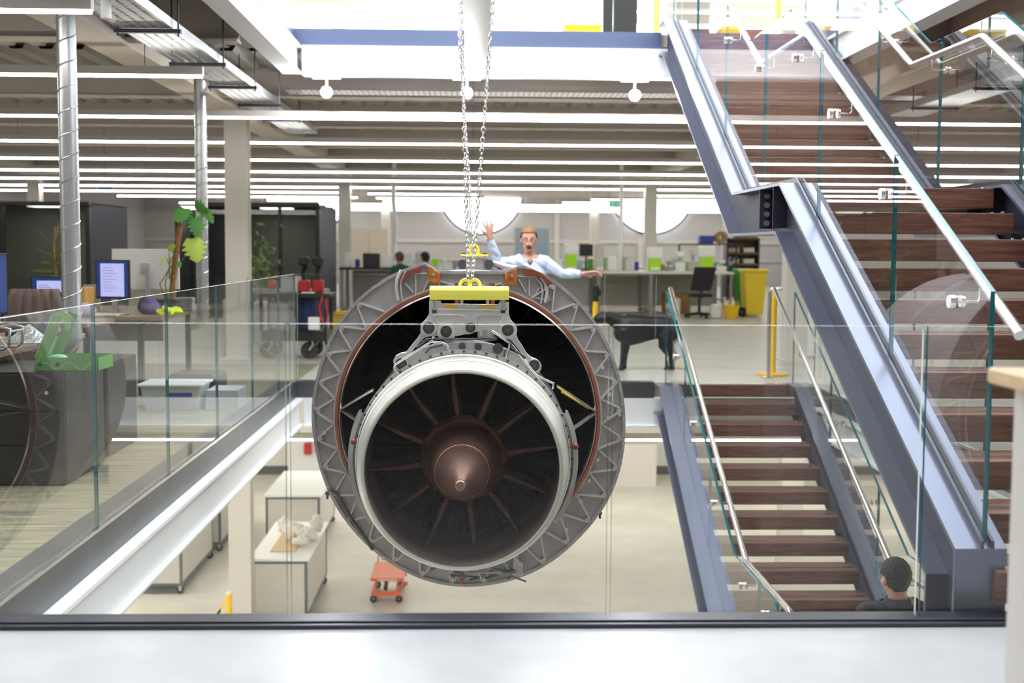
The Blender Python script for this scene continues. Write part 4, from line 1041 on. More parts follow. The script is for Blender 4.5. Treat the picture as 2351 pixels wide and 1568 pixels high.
for (px, py, ux, uz, L, Wd, m_, sx, sy) in ((441, 548, .25, -1, .23, .24, 'leaf_light', 418, 600), (424, 478, -.35, -.75, .15, .21, 'leaf', 420, 520), (447, 500, .2, -.9, .19, .17, 'leaf', 425, 560), (448, 472, .9, -.5, .15, .15, 'leaf', 428, 560), (470, 480, .6, -1, .16, .10, 'leaf', 430, 580), (386, 572, .6, .2, .09, .08, 'leaf_light', 405, 600), (381, 588, -.5, -.9, .09, .035, 'leaf_light', 388, 640), (410, 600, .2, -.8, .07, .05, 'leaf', 400, 610)):
    c = PY(px, py, 11.92); lf = leaf_blade(c, V(ux, -.35, uz), V(1, 0, ux * .6) if abs(uz) > .5 else V(0, -.4, 1), L, Wd).build('leaf', m_, t, smooth=60)
    s0 = PY(sx, sy, 11.98); MB().tube([s0, (s0 + c) / 2 + V(.02, 0, .01), c], .0045, 6).build('stalk', 'stem', lf)
for k in range(3):
    s0 = V(b.x + .02 * k, 11.98, DZ + .13); MB().tube([s0, s0 + V(-.05 + .03 * k, -.02, .15), PY(400 - 6 * k, 600 - 10 * k, 11.98)], .006, 6).build('stem', 'stem', t)
# rubber plant on the left
t = thing('rubber_plant', 'tall thin plant with long drooping leaves left of the thick duct', 'plant', tuple(PZ(128, 690, DZ)))
b = PY(128, 640, 12.2); b.z = DZ
MB().lathe([(.001, 0), (.07, 0), (.085, .14), (.075, .14), (.07, .11), (.001, .11)], tuple(b), 24).build('pot', 'grey_plastic', t, smooth=40)
st = [V(b.x, 12.2, DZ + .1), PY(128, 620, 12.2), PY(124, 570, 12.2), PY(127, 520, 12.2)]
MB().tube(st, .008, 8).build('stem', 'terracotta', t)
for (px, py, ex, ey) in ((126, 560, 83, 520), (127, 548, 138, 512), (127, 585, 86, 568), (127, 582, 142, 565), (127, 600, 92, 600), (128, 595, 148, 588), (128, 620, 72, 616), (127, 612, 105, 592), (128, 560, 120, 540), (129, 632, 80, 650), (127, 604, 148, 612)):
    a_ = PY(px, py, 12.2); e_ = PY(ex, ey, 12.12); L = (e_ - a_).length
    leaf_blade(a_, e_ - a_, V(0, -.7, .7), L, .055, False).build('leaf', 'leaf_pale', t, smooth=60)
# draped chair
c = PY(112, 712, 10.0)
t = thing('office_chair', 'office chair with a brown knitted jacket draped over its back', 'chair', (c.x, 10.0, 0))
MB().lathe([(.03, .05), (.03, .42)], (c.x, 10.0, 0), 14).build('gas_stem', 'steel_dark', t)
for k in range(5):
    a = 2 * PI * k / 5; leg = MB().tube([(c.x, 10.0, .09), (c.x + .28 * math.cos(a), 10.0 + .28 * math.sin(a), .06)], [.03, .018], 8).build('base_leg', 'black_plastic', t)
    MB().sphere((c.x + .28 * math.cos(a), 10.0 + .28 * math.sin(a), .03), .03, 10).build('caster', 'rubber', leg)
MB().rbox(c.x - .24, c.x + .24, 9.77, 10.23, .42, .5, .03).build('seat', 'black_plastic', t)
mb = MB(); rings = []
for i, (z, w_, y) in enumerate(((.42, .30, 9.71), (.6, .27, 9.68), (.84, .235, 9.67), (.99, .20, 9.68), (1.04, .18, 9.71), (.99, .19, 9.77), (.55, .24, 9.80))):
    rings.append([(c.x + w_ * (2 * k / 16 - 1), y - .03 * math.cos((2 * k / 16 - 1) * 1.5) + .014 * math.sin(k * 2.3 + i), z) for k in range(17)])
mb.loft(rings, False, False).build('draped_jacket', 'brown_fabric', t, smooth=60)
MB().rbox(c.x - .17, c.x + .17, 9.715, 9.755, .5, .93, .01).build('backrest', 'black_plastic', t)
# small things on the desks
def block(name, pxc, pyb, Y, wd, dp, ht, m_, label, cat, zb=DZ, bev=.004, rz=0, group=None):
    p = PY(pxc, pyb, Y); mb = MB().rbox(-wd / 2, wd / 2, 0, dp, 0, ht, min(bev, ht * .4))
    o = mb.build(name, m_); o.location = (p.x, Y, zb if zb is not None else p.z); o.rotation_euler.z = rz; WL[o.name] = V(*o.location); return tag(o, label, cat, group)
block('storage_box', 45, 690, 10.8, .28, .2, .19, 'amber_card', 'amber card box behind the black camera on the desk', 'box')
block('storage_box', 187, 690, 12.0, .07, .3, .24, 'amber_card', 'narrow orange box standing right of the thick duct', 'box')
block('desk_divider', 210, 690, 12.3, .16, .03, .26, 'grey_plastic', 'small grey divider panel behind the document monitor', 'divider')
block('keyboard', 235, 690, 11.45, .26, .10, .02, 'white_plastic', 'white keyboard below the document monitor', 'keyboard')
block('sticky_notes', 205, 700, 11.45, .08, .08, .012, mat('pink', (.9, .2, .3), .6), 'pink block of sticky notes on the far desk edge', 'notes')
block('storage_tub', 422, 700, 12.45, .17, .13, .13, 'grey_plastic', 'grey tub beside the cheese plant pot', 'tub')
block('work_bag', 60, 770, 8.9, .30, .18, .035, 'black_plastic', 'flat black laptop case on the near desk', 'bag')
def blob(name, px, py, Y, r, sc, m_, label, cat, zb, seed=1, rough=.25):
    rnd = random.Random(seed); p = PY(px, py, Y); mb = MB().sphere((0, 0, 0), r, 20, sc)
    vs = []
    ph = [rnd.uniform(0, 6) for _ in range(6)]
    for v in mb.v:
        q = Vector(v); k = 1 + rough * (math.sin(q.x / r * 4 + ph[0]) * math.sin(q.y / r * 5 + ph[1]) + .5 * math.sin(q.z / r * 9 + ph[2] + q.x / r * 7) + .4 * math.sin(q.x / r * 13 + ph[3]) * math.cos(q.y / r * 11 + ph[4]))
        q = Vector((q.x * k, q.y * k, max(q.z * k, -r * sc[2] * .75))); vs.append(tuple(q))
    mb.v = vs; o = mb.build(name, m_, smooth=50); zmin = min(v[2] for v in vs)
    o.location = (p.x, Y, zb - zmin); WL[o.name] = V(*o.location); return tag(o, label, cat)
blob('neon_glove', 387, 712, 11.6, .10, (1.1, .8, .45), 'neon_cloth', 'crumpled neon yellow gloves on the far desk corner', 'gloves', DZ, 2, .3)
blob('purple_bag', 340, 700, 11.80, .11, (.85, .6, .9), 'purple_cloth', 'purple cloth bag below the big white monitor', 'bag', DZ, 3, .12)
blob('lilac_helmet', 195, 692, 11.3, .09, (1.1, .8, .8), mat('lilac', (.45, .42, .62), .6), 'lilac rounded cap right of the thick duct', 'cap', DZ, 4, .08)
blob('navy_cloth', 122, 752, 8.75, .085, (1.3, .8, .8), 'navy_cloth', 'bunched navy cloth behind the green box lid', 'cloth', DZ, 5, .2)
p = PY(60, 775, 8.3); mb = MB(); n = 14
rg = [[(p.x + .15 * s_ * math.cos(2 * PI * k / n) * (1 + .15 * math.sin(k * 3.1)), 8.35 + .11 * s_ * math.sin(2 * PI * k / n), DZ + .002 + .125 * (1 - s_)) for k in range(n)] for s_ in (1, .7, .4, .05)]
solo(mb.loft(rg), 'foil_parcel', 'foil', 'silver foil cone lying on the near desk', 'foil', smooth=20)
t = thing('laptop_stand', 'curved silver tube laptop stand at the left edge on the near desk', 'stand', tuple(PZ(30, 790, DZ)))
a = PZ(2, 800, DZ)
for dy in (0, .22):
    MB().tube([(a.x - .25, 7.62 + dy, DZ + .012), (a.x + .10, 7.62 + dy, DZ + .012), (a.x + .13, 7.62 + dy, DZ + .04), (a.x + .14, 7.62 + dy, DZ + .135), (a.x + .08, 7.62 + dy, DZ + .15), (a.x - .25, 7.62 + dy, DZ + .09)], .010, 8).build('side_frame', 'galvanised', t, smooth=60)
MB().tube([(a.x + .14, 7.62, DZ + .12), (a.x + .14, 7.84, DZ + .12)], .008, 8).build('cross_bar', 'galvanised', t)
t = thing('video_camera', 'black video camera with a round lens standing on the middle desk', 'camera', tuple(PY(45, 680, 9.9)))
p = PY(38, 672, 9.9); x0 = p.x
MB().rbox(x0 - .12, x0 + .04, 9.85, 9.97, DZ + .03, DZ + .2, .02).build('camera_body', 'black_plastic', t, smooth=40)
MB().cyl((x0 + .03, 9.91, DZ + .13), (x0 + .15, 9.91, DZ + .13), .045, .055, 20).cyl((x0 + .15, 9.91, DZ + .13), (x0 + .17, 9.91, DZ + .13), .06, n=20).build('lens', 'black_plastic', t, smooth=40)
MB().tube([(x0 - .1, 9.91, DZ + .2), (x0 - .08, 9.91, DZ + .25), (x0 + .02, 9.91, DZ + .25), (x0 + .03, 9.91, DZ + .2)], .01, 8).build('handle', 'black_plastic', t)
MB().cyl((x0 - .04, 9.91, DZ), (x0 - .04, 9.91, DZ + .035), .05, .03, 16).build('foot', 'black_plastic', t)
# clear storage crate on the carpet
t = thing('storage_crate', 'clear plastic crate with blue writing on the carpet behind the left glass', 'crate', (-2.5, 10.4, 0))
MB().loft([[(-2.73, 10.42, .0), (-2.31, 10.42, 0), (-2.31, 10.75, 0), (-2.73, 10.75, 0)], [(-2.77, 10.38, .22), (-2.27, 10.38, .22), (-2.27, 10.79, .22), (-2.77, 10.79, .22)]]).build('tub', mat('clear_plastic', (.72, .78, .80), .3), t)
MB().rbox(-2.79, -2.25, 10.36, 10.81, .205, .225, .004).build('rim', 'white_plastic', t)
MB().box(-2.25, -1.98, 10.5, 10.9, .0, .16).build('bin_insert', mat('smoke_plastic', (.6, .66, .68), .3), t)
def text(s, size, loc, rot, m_, parent, name='lettering', ext=.002):
    cu = bpy.data.curves.new(name, 'FONT'); cu.body = s; cu.size = size; cu.extrude = ext; cu.align_x = 'CENTER'; cu.align_y = 'CENTER'
    cu.materials.append(MT[m_]); o = bpy.data.objects.new(name, cu); COL.objects.link(o); o.parent = parent
    o.location = Vector(loc) - WL[parent.name]; o.rotation_euler = rot; return o
MB().box(-2.55, -2.34, 10.385, 10.39, .12, .15).build('blue_print', 'blue_plastic', t)
solo(MB().rbox(-2.75, -2.3, 11.2, 11.7, .0, .22, .03), 'holdall', 'black_plastic', 'black holdall on the carpet behind the clear crate', 'bag')
# meeting pods
def pod(x0, x1, y0, y1, h, label, mull, bits):
    t = thing('meeting_pod', label, 'meeting pod', ((x0 + x1) / 2, y0, 0), group='black framed meeting pods')
    f_ = .09
    MB().box(x0, x1, y0, y0 + .12, h - f_, h).box(x0, x0 + f_, y0, y0 + .12, 0, h - f_).box(x1 - f_, x1, y0, y0 + .12, 0, h - f_).box(x0 + f_, x1 - f_, y0, y0 + .12, 0, .08).build('front_frame', 'pod_black', t, bevel=.03)
    for m_ in mull: MB().box(m_ - .03, m_ + .03, y0 + .02, y0 + .1, .08, h - f_).build('mullion', 'pod_black', t)
    MB().box(x1 - .02, x1, y0 + .12, y1, 0, h - .02).build('side_wall', 'pod_side', t)
    MB().box(x0, x0 + .02, y0 + .12, y1, 0, h - .02).build('side_wall', 'pod_side', t)
    MB().box(x0, x1, y0 + .1, y1, h - .04, h - .02).build('roof', 'pod_side', t)
    MB().box(x0 + .02, x1 - .02, y1 - .04, y1, 0, h - .04).build('back_wall', 'pod_back', t)
    MB().box(x0 + f_, x1 - f_, y0 + .05, y0 + .06, .08, h - f_).build('glass_front', 'dark_glass', t)
    MB().rbox(x0 + .3, x1 - .3, y1 - .8, y1 - .1, .1, .45, .05).build('bench_seat', 'light_blue', t)
    MB().box((x0 + x1) / 2 - .3, (x0 + x1) / 2 + .3, y1 - 1.4, y1 - .8, h - .06, h - .041).build('added_glow_panel', 'pod_fill_glow', t)  # glowing panel added to brighten the pod interior
    MB().box(x0 + (x1 - x0) * .3, x1 - (x1 - x0) * .3, y1 - 1.5, y1 - 1.1, .7, .73).box((x0 + x1) / 2 - .03, (x0 + x1) / 2 + .03, y1 - 1.33, y1 - 1.27, .0, .7).build('table', 'grey_plastic', t)
    return t
pod(-9.9, -7.30, 24.0, 26.6, 2.2, 'black framed glass meeting pod at the far left behind the thick duct', (-8.95,), 0)
pod(-5.12, -2.93, 24.0, 26.9, 2.2, 'black framed glass meeting pod behind the near white column', (-3.70,), 0)
pod(-7.0, -6.2, 29.5, 31.5, 2.2, 'narrow dark pod farther back between the two big pods', (), 0)
# plant in front of the right pod
t = thing('potted_shrub', 'bushy green shrub in front of the right meeting pod', 'plant', (-3.9, 23.3, 0))
MB().lathe([(.001, 0), (.16, 0), (.2, .4), (.17, .4), (.16, .36), (.001, .36)], (-3.9, 23.3, 0), 20).build('pot', 'grey_plastic', t)
rnd = random.Random(5); mb = MB()
for k in range(170):
    c = V(-3.9 + rnd.gauss(0, .16), 23.3 + rnd.gauss(0, .13), .9 + rnd.gauss(0, .33)); u = V(rnd.uniform(-1, 1), rnd.uniform(-1, .2), rnd.uniform(-.2, 1)).normalized(); v = u.orthogonal().normalized()
    mb.add([c, c + u * .07 + v * .02, c + u * .14, c + u * .07 - v * .02], [(0, 1, 2, 3)])
o = mb.build('foliage', 'leaf_pale', t); o['kind'] = 'stuff'
MB().tube([(-3.9, 23.3, .35), (-3.88, 23.3, .8), (-3.93, 23.3, 1.3)], .015, 6).build('stem', 'stem', t)
# white boxes beside the near column, and its cable
block('floor_box', 524, 820, 15.75, .12, .3, .70, 'locker', 'slim beige cabinet standing left of the near white column', 'cabinet', zb=0)
block('floor_box', 595, 800, 16.1, .13, .3, .66, 'white_plastic', 'slim white cabinet standing right of the near white column', 'cabinet', zb=0)
solo(MB().tube([(-2.72, 15.12, 1.0), (-2.74, 15.1, .6), (-2.66, 15.05, .25), (-2.3, 14.9, .012)], .006, 6), 'power_cable', 'grey_plastic', 'grey cable looping down the near white column', 'cable')
# equipment trolley
t = thing('equipment_trolley', 'black equipment trolley with red cable and big rubber wheel left of the engine', 'trolley', (-2.15, 15.4, 0))
MB().box(-2.62, -1.74, 15.2, 15.9, .76, .80).build('top_shelf', 'black_plastic', t)
MB().box(-2.58, -1.78, 15.22, 15.88, .22, .34).build('lower_shelf', 'black_plastic', t)
for x in (-2.58, -2.14, -1.80):
    for y in (15.24, 15.86): MB().box(x - .02, x + .02, y - .02, y + .02, .34, .76).build('post', 'black_plastic', t)
MB().cyl((-2.05, 15.45, .35), (-2.05, 15.45, .74), .13, n=28).build('blue_drum', 'navy_drum', t, smooth=40)
MB().rbox(-2.5, -2.25, 15.3, 15.7, .345, .70, .02).build('control_box', 'grey_plastic', t)
MB().tube([(-1.82, 15.16, .78), (-1.86, 15.14, .65), (-1.84, 15.14, .5), (-1.78, 15.14, .42), (-1.76, 15.14, .55), (-1.79, 15.15, .74)], .013, 8).build('red_cable', 'red_plastic', t, smooth=60)
MB().rbox(-2.0, -1.86, 15.15, 15.2, .36, .52, .01).build('white_box', 'white_plastic', t)
for x, y in ((-2.0, 15.3), (-2.5, 15.3), (-2.0, 15.8), (-2.5, 15.8)):
    w_ = MB().lathe([(.03, -.03), (.095, -.03), (.105, -.018), (.105, .018), (.095, .03), (.03, .03)], (x, y - .02, .105), 28, axis='Y').build('wheel', 'rubber', t, smooth=30)
    MB().tube([(x, y - .06, .105), (x + .05, y - .06, .18), (x + .03, y - .06, .24)], .014, 8).build('fork', 'galvanised', w_)
block('document_tray', 706, 678, 15.3, .16, .16, .012, 'paper', 'white papers lying on top of the black trolley', 'papers', zb=.801)
block('display_panel', 672, 640, 15.75, .30, .02, .20, 'white_plastic', 'small white panel leaning up at the left end of the black trolley', 'panel', zb=.801)
for px, l in ((690, 'left'), (722, 'right')):
    p = PY(px + 8, 600, 15.6)
    t = thing('motor_head', l + ' one of two black motor heads with red bases on the trolley top', 'machine', (p.x, 15.6, .801), group='motor heads on the trolley')
    MB().rbox(p.x - .07, p.x + .07, 15.53, 15.67, .801, .96, .02).build('red_base', 'red_plastic', t)
    MB().tube([(p.x, 15.6, .96), (p.x - .01, 15.6, 1.05), (p.x + .02, 15.58, 1.15), (p.x + .03, 15.5, 1.2)], [.03, .03, .04, .06], 12).build('arm', 'black_plastic', t, smooth=60)
    MB().rbox(p.x - .05, p.x + .08, 15.44, 15.54, 1.14, 1.25, .02).build('head', 'black_plastic', t)
solo(MB().sphere((0, 0, 0), .07, 16, (1, .7, 1)), 'orange_lamp', 'orange_paint', 'small round orange lamp on a shelf right of the near column', 'lamp', smooth=60).location = (PY(625, 633, 17).x, 17, .791)
t = thing('side_table', 'low dark table behind the near column, carrying the orange lamp', 'table', (-2.75, 17.2, 0))
MB().box(-3.1, -2.0, 16.85, 17.5, .75, .79).build('tabletop', 'grey_plastic', t)
for x in (-3.05, -2.05):
    for y in (16.9, 17.45): MB().box(x - .02, x + .02, y - .02, y + .02, 0, .75).build('leg', 'steel_dark', t)
t = thing('mop_bucket', 'yellow mop bucket on the floor left of the engine', 'bucket', (PY(782, 720, 18).x, 18, 0))
x = PY(785, 720, 18).x
MB().lathe([(.001, 0), (.11, 0), (.15, .3), (.16, .3), (.16, .32), (.14, .32), (.13, .05), (.001, .05)], (x, 18, .06), 24).build('bucket_body', 'amber', t, smooth=40)
for a in range(4): MB().sphere((x + .1 * math.cos(a * PI / 2 + .7), 18 + .1 * math.sin(a * PI / 2 + .7), .03), .03, 8).build('caster', 'rubber', t)
MB().rbox(x - .1, x + .1, 17.95, 18.1, .385, .45, .01).build('wringer', 'amber', t)
# black dog statue / dog is built with the people
# ================================================================ LABORATORY BENCHES
def bench(x0, x1, y0, y1, h, label, top='bench_top', legs=None, panel=None):
    t = thing('lab_bench', label, 'workbench', ((x0 + x1) / 2, y0, 0), group='laboratory benches')
    MB().box(x0, x1, y0, y1, h - .05, h).build('worktop', top, t, bevel=.004)
    for x in (legs or (x0 + .05, x1 - .05)):
        MB().box(x - .03, x + .03, y0 + .04, y0 + .1, 0, h - .05).box(x - .03, x + .03, y1 - .1, y1 - .04, 0, h - .05).box(x - .03, x + .03, y0 + .1, y1 - .1, .05, .1).build('leg_frame', 'grey_plastic', t)
    if panel: MB().box(panel[0], panel[1], y1 - .05, y1 - .02, .12, h - .08).build('back_panel', 'bench_panel', t)
    return t
HB_ = .90
b1 = bench(1.45, 5.40, 25.5, 27.3, HB_, 'long cream topped lab bench on the far right, beside the yellow wheelie bin', legs=(1.5, 2.6, 3.68, 5.35), panel=(1.5, 5.3))
bench(-2.75, -1.55, 25.7, 27.0, .95, 'dark topped lab bench at the far left of the engine', 'black_plastic', panel=(-2.6, -1.7))
bench(-1.75, 1.3, 27.2, 28.6, .88, 'blue grey lab bench behind the chains and the two seated people', 'light_blue', panel=(-.9, 1.2))
bench(.9, 6.4, 31.4, 32.6, .92, 'rear lab bench crowded with instruments, before the round windows', panel=(1, 6.3))
def instrument(px, pyb, wpx, hpx, Y, label, lime=True, hood=True, zb=HB_):
    s = F / Y; p = PY(px, pyb, Y); w_ = wpx / s; h = hpx / s
    t = thing('lab_instrument', label, 'instrument', (p.x, Y, zb), group='instruments with lime panels')
    MB().rbox(p.x - w_ / 2, p.x + w_ / 2, Y, Y + .35, zb + .0015, zb + h, .01).build('casing', 'lime' if lime else 'pale_grey', t)
    MB().box(p.x - w_ / 2 + .02, p.x + w_ / 2 - .02, Y - .008, Y - .001, zb + .03, zb + .08).build('vent', 'white_plastic', t)
    if hood: MB().rbox(p.x - w_ * .65, p.x + w_ * .65, Y, Y + .33, zb + h + .002, zb + h + .23, .015).build('hood', 'white_plastic', t)
    return t
instrument(1312, 613, 25, 38, 25.7, 'lime fronted instrument with white hood, left of the black screen')
instrument(1625, 610, 26, 34, 25.7, 'lime fronted instrument with white hood, beside the cardboard rack')
instrument(1505, 600, 25, 30, 25.9, 'small lime fronted instrument with white hood, beside the far column')
instrument(1384, 612, 12, 32, 26.1, 'narrow lime instrument behind the cream tower', hood=False)
instrument(999, 598, 15, 26, 27.3, 'small lime instrument on the bench above the seated people', hood=False, zb=.88)
instrument(1377, 613, 18, 62, 25.65, 'tall cream tower computer on the far bench', lime=False, hood=False)
def simple(name, px, pyb, Y, wpx, hpx, dp, m_, label, cat, zb=None, bev=.008):
    s = F / Y; return block(name, px, pyb, Y, wpx / s, dp, hpx / s, m_, label, cat, zb=zb, bev=bev)
t = thing('computer_monitor', 'black computer screen on the far bench right of the waving man', 'monitor', (PY(1343, 600, 25.75).x, 25.75, HB_))
p = PY(1346, 575, 25.75); MB().box(p.x - .14, p.x + .14, 25.75, 25.79, p.z - .12, p.z + .13).build('screen', 'black_plastic', t)
MB().cyl((p.x, 25.8, HB_), (p.x, 25.8, p.z - .1), .02, n=10).cyl((p.x, 25.9, HB_ + .001), (p.x, 25.9, HB_ + .02), .1, n=20).build('stand', 'black_plastic', t)
simple('printer', 1405, 613, 25.8, 24, 34, .3, 'white_plastic', 'white rounded printer right of the cream tower', 'printer', HB_, .03)
simple('speaker_box', 1447, 613, 25.9, 20, 28, .2, 'pale_grey', 'pale grey box on the far bench left of the far column', 'box', HB_)
for i, (px, w_, h, m_, l) in enumerate(((1563, 22, 46, 'white_plastic', 'tall white bench instrument, left of three beyond the office chair'), (1590, 20, 52, 'pale_grey', 'grey bench instrument, middle of three beyond the office chair'), (1534, 16, 24, 'grey_plastic', 'small dark bench instrument beyond the office chair'), (1654, 16, 26, 'white_plastic', 'white bench instrument between the lime one and the cardboard rack'), (1672, 12, 34, 'steel_dark', 'dark bottle rack beside the cardboard rack'))):
    s = F / 26.2; p = PY(px, 610, 26.2 + .1 * i); t = thing('bench_instrument', l, 'instrument', (p.x, 26.2, HB_))
    MB().rbox(p.x - w_ / s / 2, p.x + w_ / s / 2, 26.2, 26.5, HB_ + .0015, HB_ + h / s * .45, .01).build('base', m_, t)
    MB().cyl((p.x, 26.35, HB_ + h / s * .4), (p.x, 26.35, HB_ + h / s), w_ / s * .22, n=14).build('column', 'galvanised', t)
    MB().rbox(p.x - w_ / s * .3, p.x + w_ / s * .35, 26.22, 26.42, HB_ + h / s * .7, HB_ + h / s * .98, .01).build('head', m_, t)
rnd = random.Random(11); kinds = ['white_plastic', 'pale_grey', 'paper', 'light_blue', 'grey_plastic', 'cardboard', 'leaf', 'blue_plastic']
posn = [(x, 26.95) for x in (1285, 1330, 1356, 1417, 1437, 1462, 1490, 1518, 1530, 1552, 1576, 1604, 1640, 1662)]
for i, (px, Y) in enumerate(posn):
    wpx = rnd.uniform(9, 16); hpx = rnd.uniform(14, 34); m_ = kinds[(i * 3) % 8]
    simple('storage_jar' if i % 2 else 'parts_box', px, 600, Y - .22 * (i % 2), wpx, hpx, .15, m_, '%s %s at the back of the cream topped bench, number-free spot %s' % ({'white_plastic': 'white', 'pale_grey': 'pale grey', 'paper': 'cream', 'light_blue': 'pale blue', 'grey_plastic': 'dark grey', 'cardboard': 'brown', 'leaf': 'green', 'blue_plastic': 'deep blue'}[m_], 'jar' if i % 2 else 'box', 'x'), 'container', HB_)['label'] = '%s %s at the back of the cream topped bench, %s' % ({'white_plastic': 'white', 'pale_grey': 'pale grey', 'paper': 'cream', 'light_blue': 'pale blue', 'grey_plastic': 'dark grey', 'cardboard': 'brown', 'leaf': 'green', 'blue_plastic': 'deep blue'}[m_], 'jar' if i % 2 else 'box', ['left of the first lime instrument', 'under the black screen', 'right of the black screen', 'right of the white printer', 'behind the white printer', 'left of the far column', 'right of the far column', 'beside the smallest lime hood', 'left of the chair', 'above the chair back', 'between the tall instruments', 'right of the tall instruments', 'beside the last lime instrument', 'before the cardboard rack'][i])
for i, (px, w_, h, m_, l) in enumerate(((800, 18, 34, 'white_plastic', 'white box on the dark bench left of the black cabinet'), (889, 22, 30, 'white_plastic', 'white tray stack on the dark bench right of the black cabinet'), (820, 10, 18, 'blue_plastic', 'blue folder box at the left end of the dark bench'))):
    simple('bench_box', px, 606, 25.9, w_, h, .2, m_, l, 'box', .95)
simple('black_cabinet', 852, 606, 25.8, 38, 32, .25, 'black_plastic', 'squat black cabinet on the dark bench', 'cabinet', .95)
for i, (px, w_, h, m_, l) in enumerate(((930, 30, 38, 'white_plastic', 'large white machine on the bench above the first seated person'), (965, 22, 40, 'pale_grey', 'pale machine between the two seated people'), (1020, 9, 24, 'white_plastic', 'white bottle with amber cap left of the chains'), (1045, 12, 20, 'grey_plastic', 'grey instrument with green light by the chains'), (1140, 22, 9, 'red_plastic', 'red tray on the bench right of the chains'))):
    simple('bench_machine', px, 598, 27.6, w_, h, .25, m_, l, 'machine', .88)
# drawer cabinet behind the man
p = PY(1222, 570, 27.3)
t = thing('plan_chest', 'pale blue many drawered cabinet behind the waving man', 'cabinet', (p.x + .0, 29.3, 0))
p = PY(1222, 548, 29.3); wd = 82 / (F / 29.3)
MB().box(p.x - wd / 2, p.x + wd / 2, 29.3, 29.8, 0, 1.86).build('cabinet_body', 'pale_grey', t)
for k in range(9):
    z = .9 + k * .105; MB().box(p.x - wd / 2 + .04, p.x + wd / 2 - .04, 29.285, 29.299, z, z + .08).build('drawer', 'light_blue', t)
# wardrobe cabinets and ducting on the far wall, left of the chains
t = thing('tall_cupboard', 'tall beige two door cupboard with a glazed top far behind the dark bench', 'cupboard', (PY(850, 600, 40).x, 40, 0))
p = PY(847, 600, 40); MB().box(p.x - .62, p.x + .62, 40, 40.5, 0, 1.95).build('cupboard_body', 'cream_paint', t)
for s_ in (-1, 1):
    d_ = MB().box(p.x + (-.6 if s_ < 0 else .01), p.x + (-.01 if s_ < 0 else .6), 39.98, 39.999, .3, 1.9).build('door', 'cream_paint', t)
    MB().box(p.x + s_ * .05 - .01, p.x + s_ * .05 + .01, 39.96, 39.98, 1.0, 1.2).build('handle', 'steel_dark', d_)
for px, l in ((905, 'left'), (1075, 'right')):
    a = PY(px, 440, 27.9); solo(MB().tube([(a.x, 27.9, 3.3), (a.x - .02, 27.9, 2.4), (a.x + .03, 27.9, 1.9), (a.x - .02, 27.9, .89)], .055 if px < 1000 else .03, 14), 'extraction_hose', 'white_plastic', ('thick wavy white' if px < 1000 else 'slim white') + ' extraction hose hanging above the bench ' + ('left of the chains' if px < 1000 else 'behind the chains'), 'hose', smooth=60)
# service pole on the right
a = PY(1427, 440, 26.4); solo(MB().tube([(a.x, 26.4, 3.3), (a.x, 26.4, 1.5), (a.x - .02, 26.4, .905)], .045, 14), 'extraction_hose', 'white_plastic', 'white vertical service pole above the cream topped bench', 'hose', smooth=60)
# brown rack
t = thing('storage_rack', 'brown pigeonhole rack on the far right behind the wheelie bins', 'rack', (6.1, 28.0, 0))
p = PY(1706, 580, 28.0); x0, x1 = p.x - .38, p.x + .38
MB().box(x0, x0 + .04, 28, 28.4, 0, 1.62).box(x1 - .04, x1, 28, 28.4, 0, 1.62).box(x0, x1, 28, 28.4, 1.58, 1.62).build('frame', 'steel_dark', t)
for z in (.5, .75, 1.0, 1.25): MB().box(x0 + .04, x1 - .04, 28, 28.4, z, z + .05).build('shelf', 'shelf_brown', t)
MB().box(x0 + .04, x1 - .04, 28.36, 28.4, .2, 1.58).build('back_board', 'shelf_brown', t)
for i, (dx, z) in enumerate(((-.2, 1.30), (.15, 1.30), (-.2, 1.05), (.15, 1.05), (.0, .80))):
    solo(MB().box(p.x + dx - .12, p.x + dx + .12, 28.05, 28.33, z + .001, z + .1), 'paper_stack', 'paper', 'white paper stack in the brown rack, ' + ['top left slot', 'top right slot', 'middle left slot', 'middle right slot', 'lowest slot'][i], 'papers', 'papers in the brown rack')
solo(MB().rbox(p.x - .15, p.x + .35, 28.05, 28.35, 1.621, 1.85, .01), 'cardboard_box', 'cardboard', 'closed brown cardboard box on top of the brown rack', 'box')
t = thing('wall_shelf', 'dark shelf above the lab bench carrying the blue crate', 'shelf', (5.0, 27.6, 0))
MB().box(4.6, 6.0, 27.6, 28.0 - .01, 1.46, 1.49).build('shelf_board', 'steel_dark', t)
for x in (4.65, 5.95): MB().box(x - .02, x + .02, 27.9, 27.94, 0, 1.46).build('upright', 'steel_dark', t)
p = PY(1622, 545, 27.7); solo(MB().rbox(p.x - .16, p.x + .16, 27.65, 27.95, 1.492, 1.67, .01), 'plastic_crate', 'blue_plastic', 'small deep blue crate on the dark shelf', 'crate')
p = PY(1650, 540, 27.7); solo(MB().lathe([(.05, -.1), (.14, -.1), (.14, .1), (.05, .1), (.05, -.1)], (p.x + .06, 27.8, 1.632), 24, axis='Y'), 'cable_reel', 'cardboard', 'brown cable reel beside the deep blue crate', 'reel')
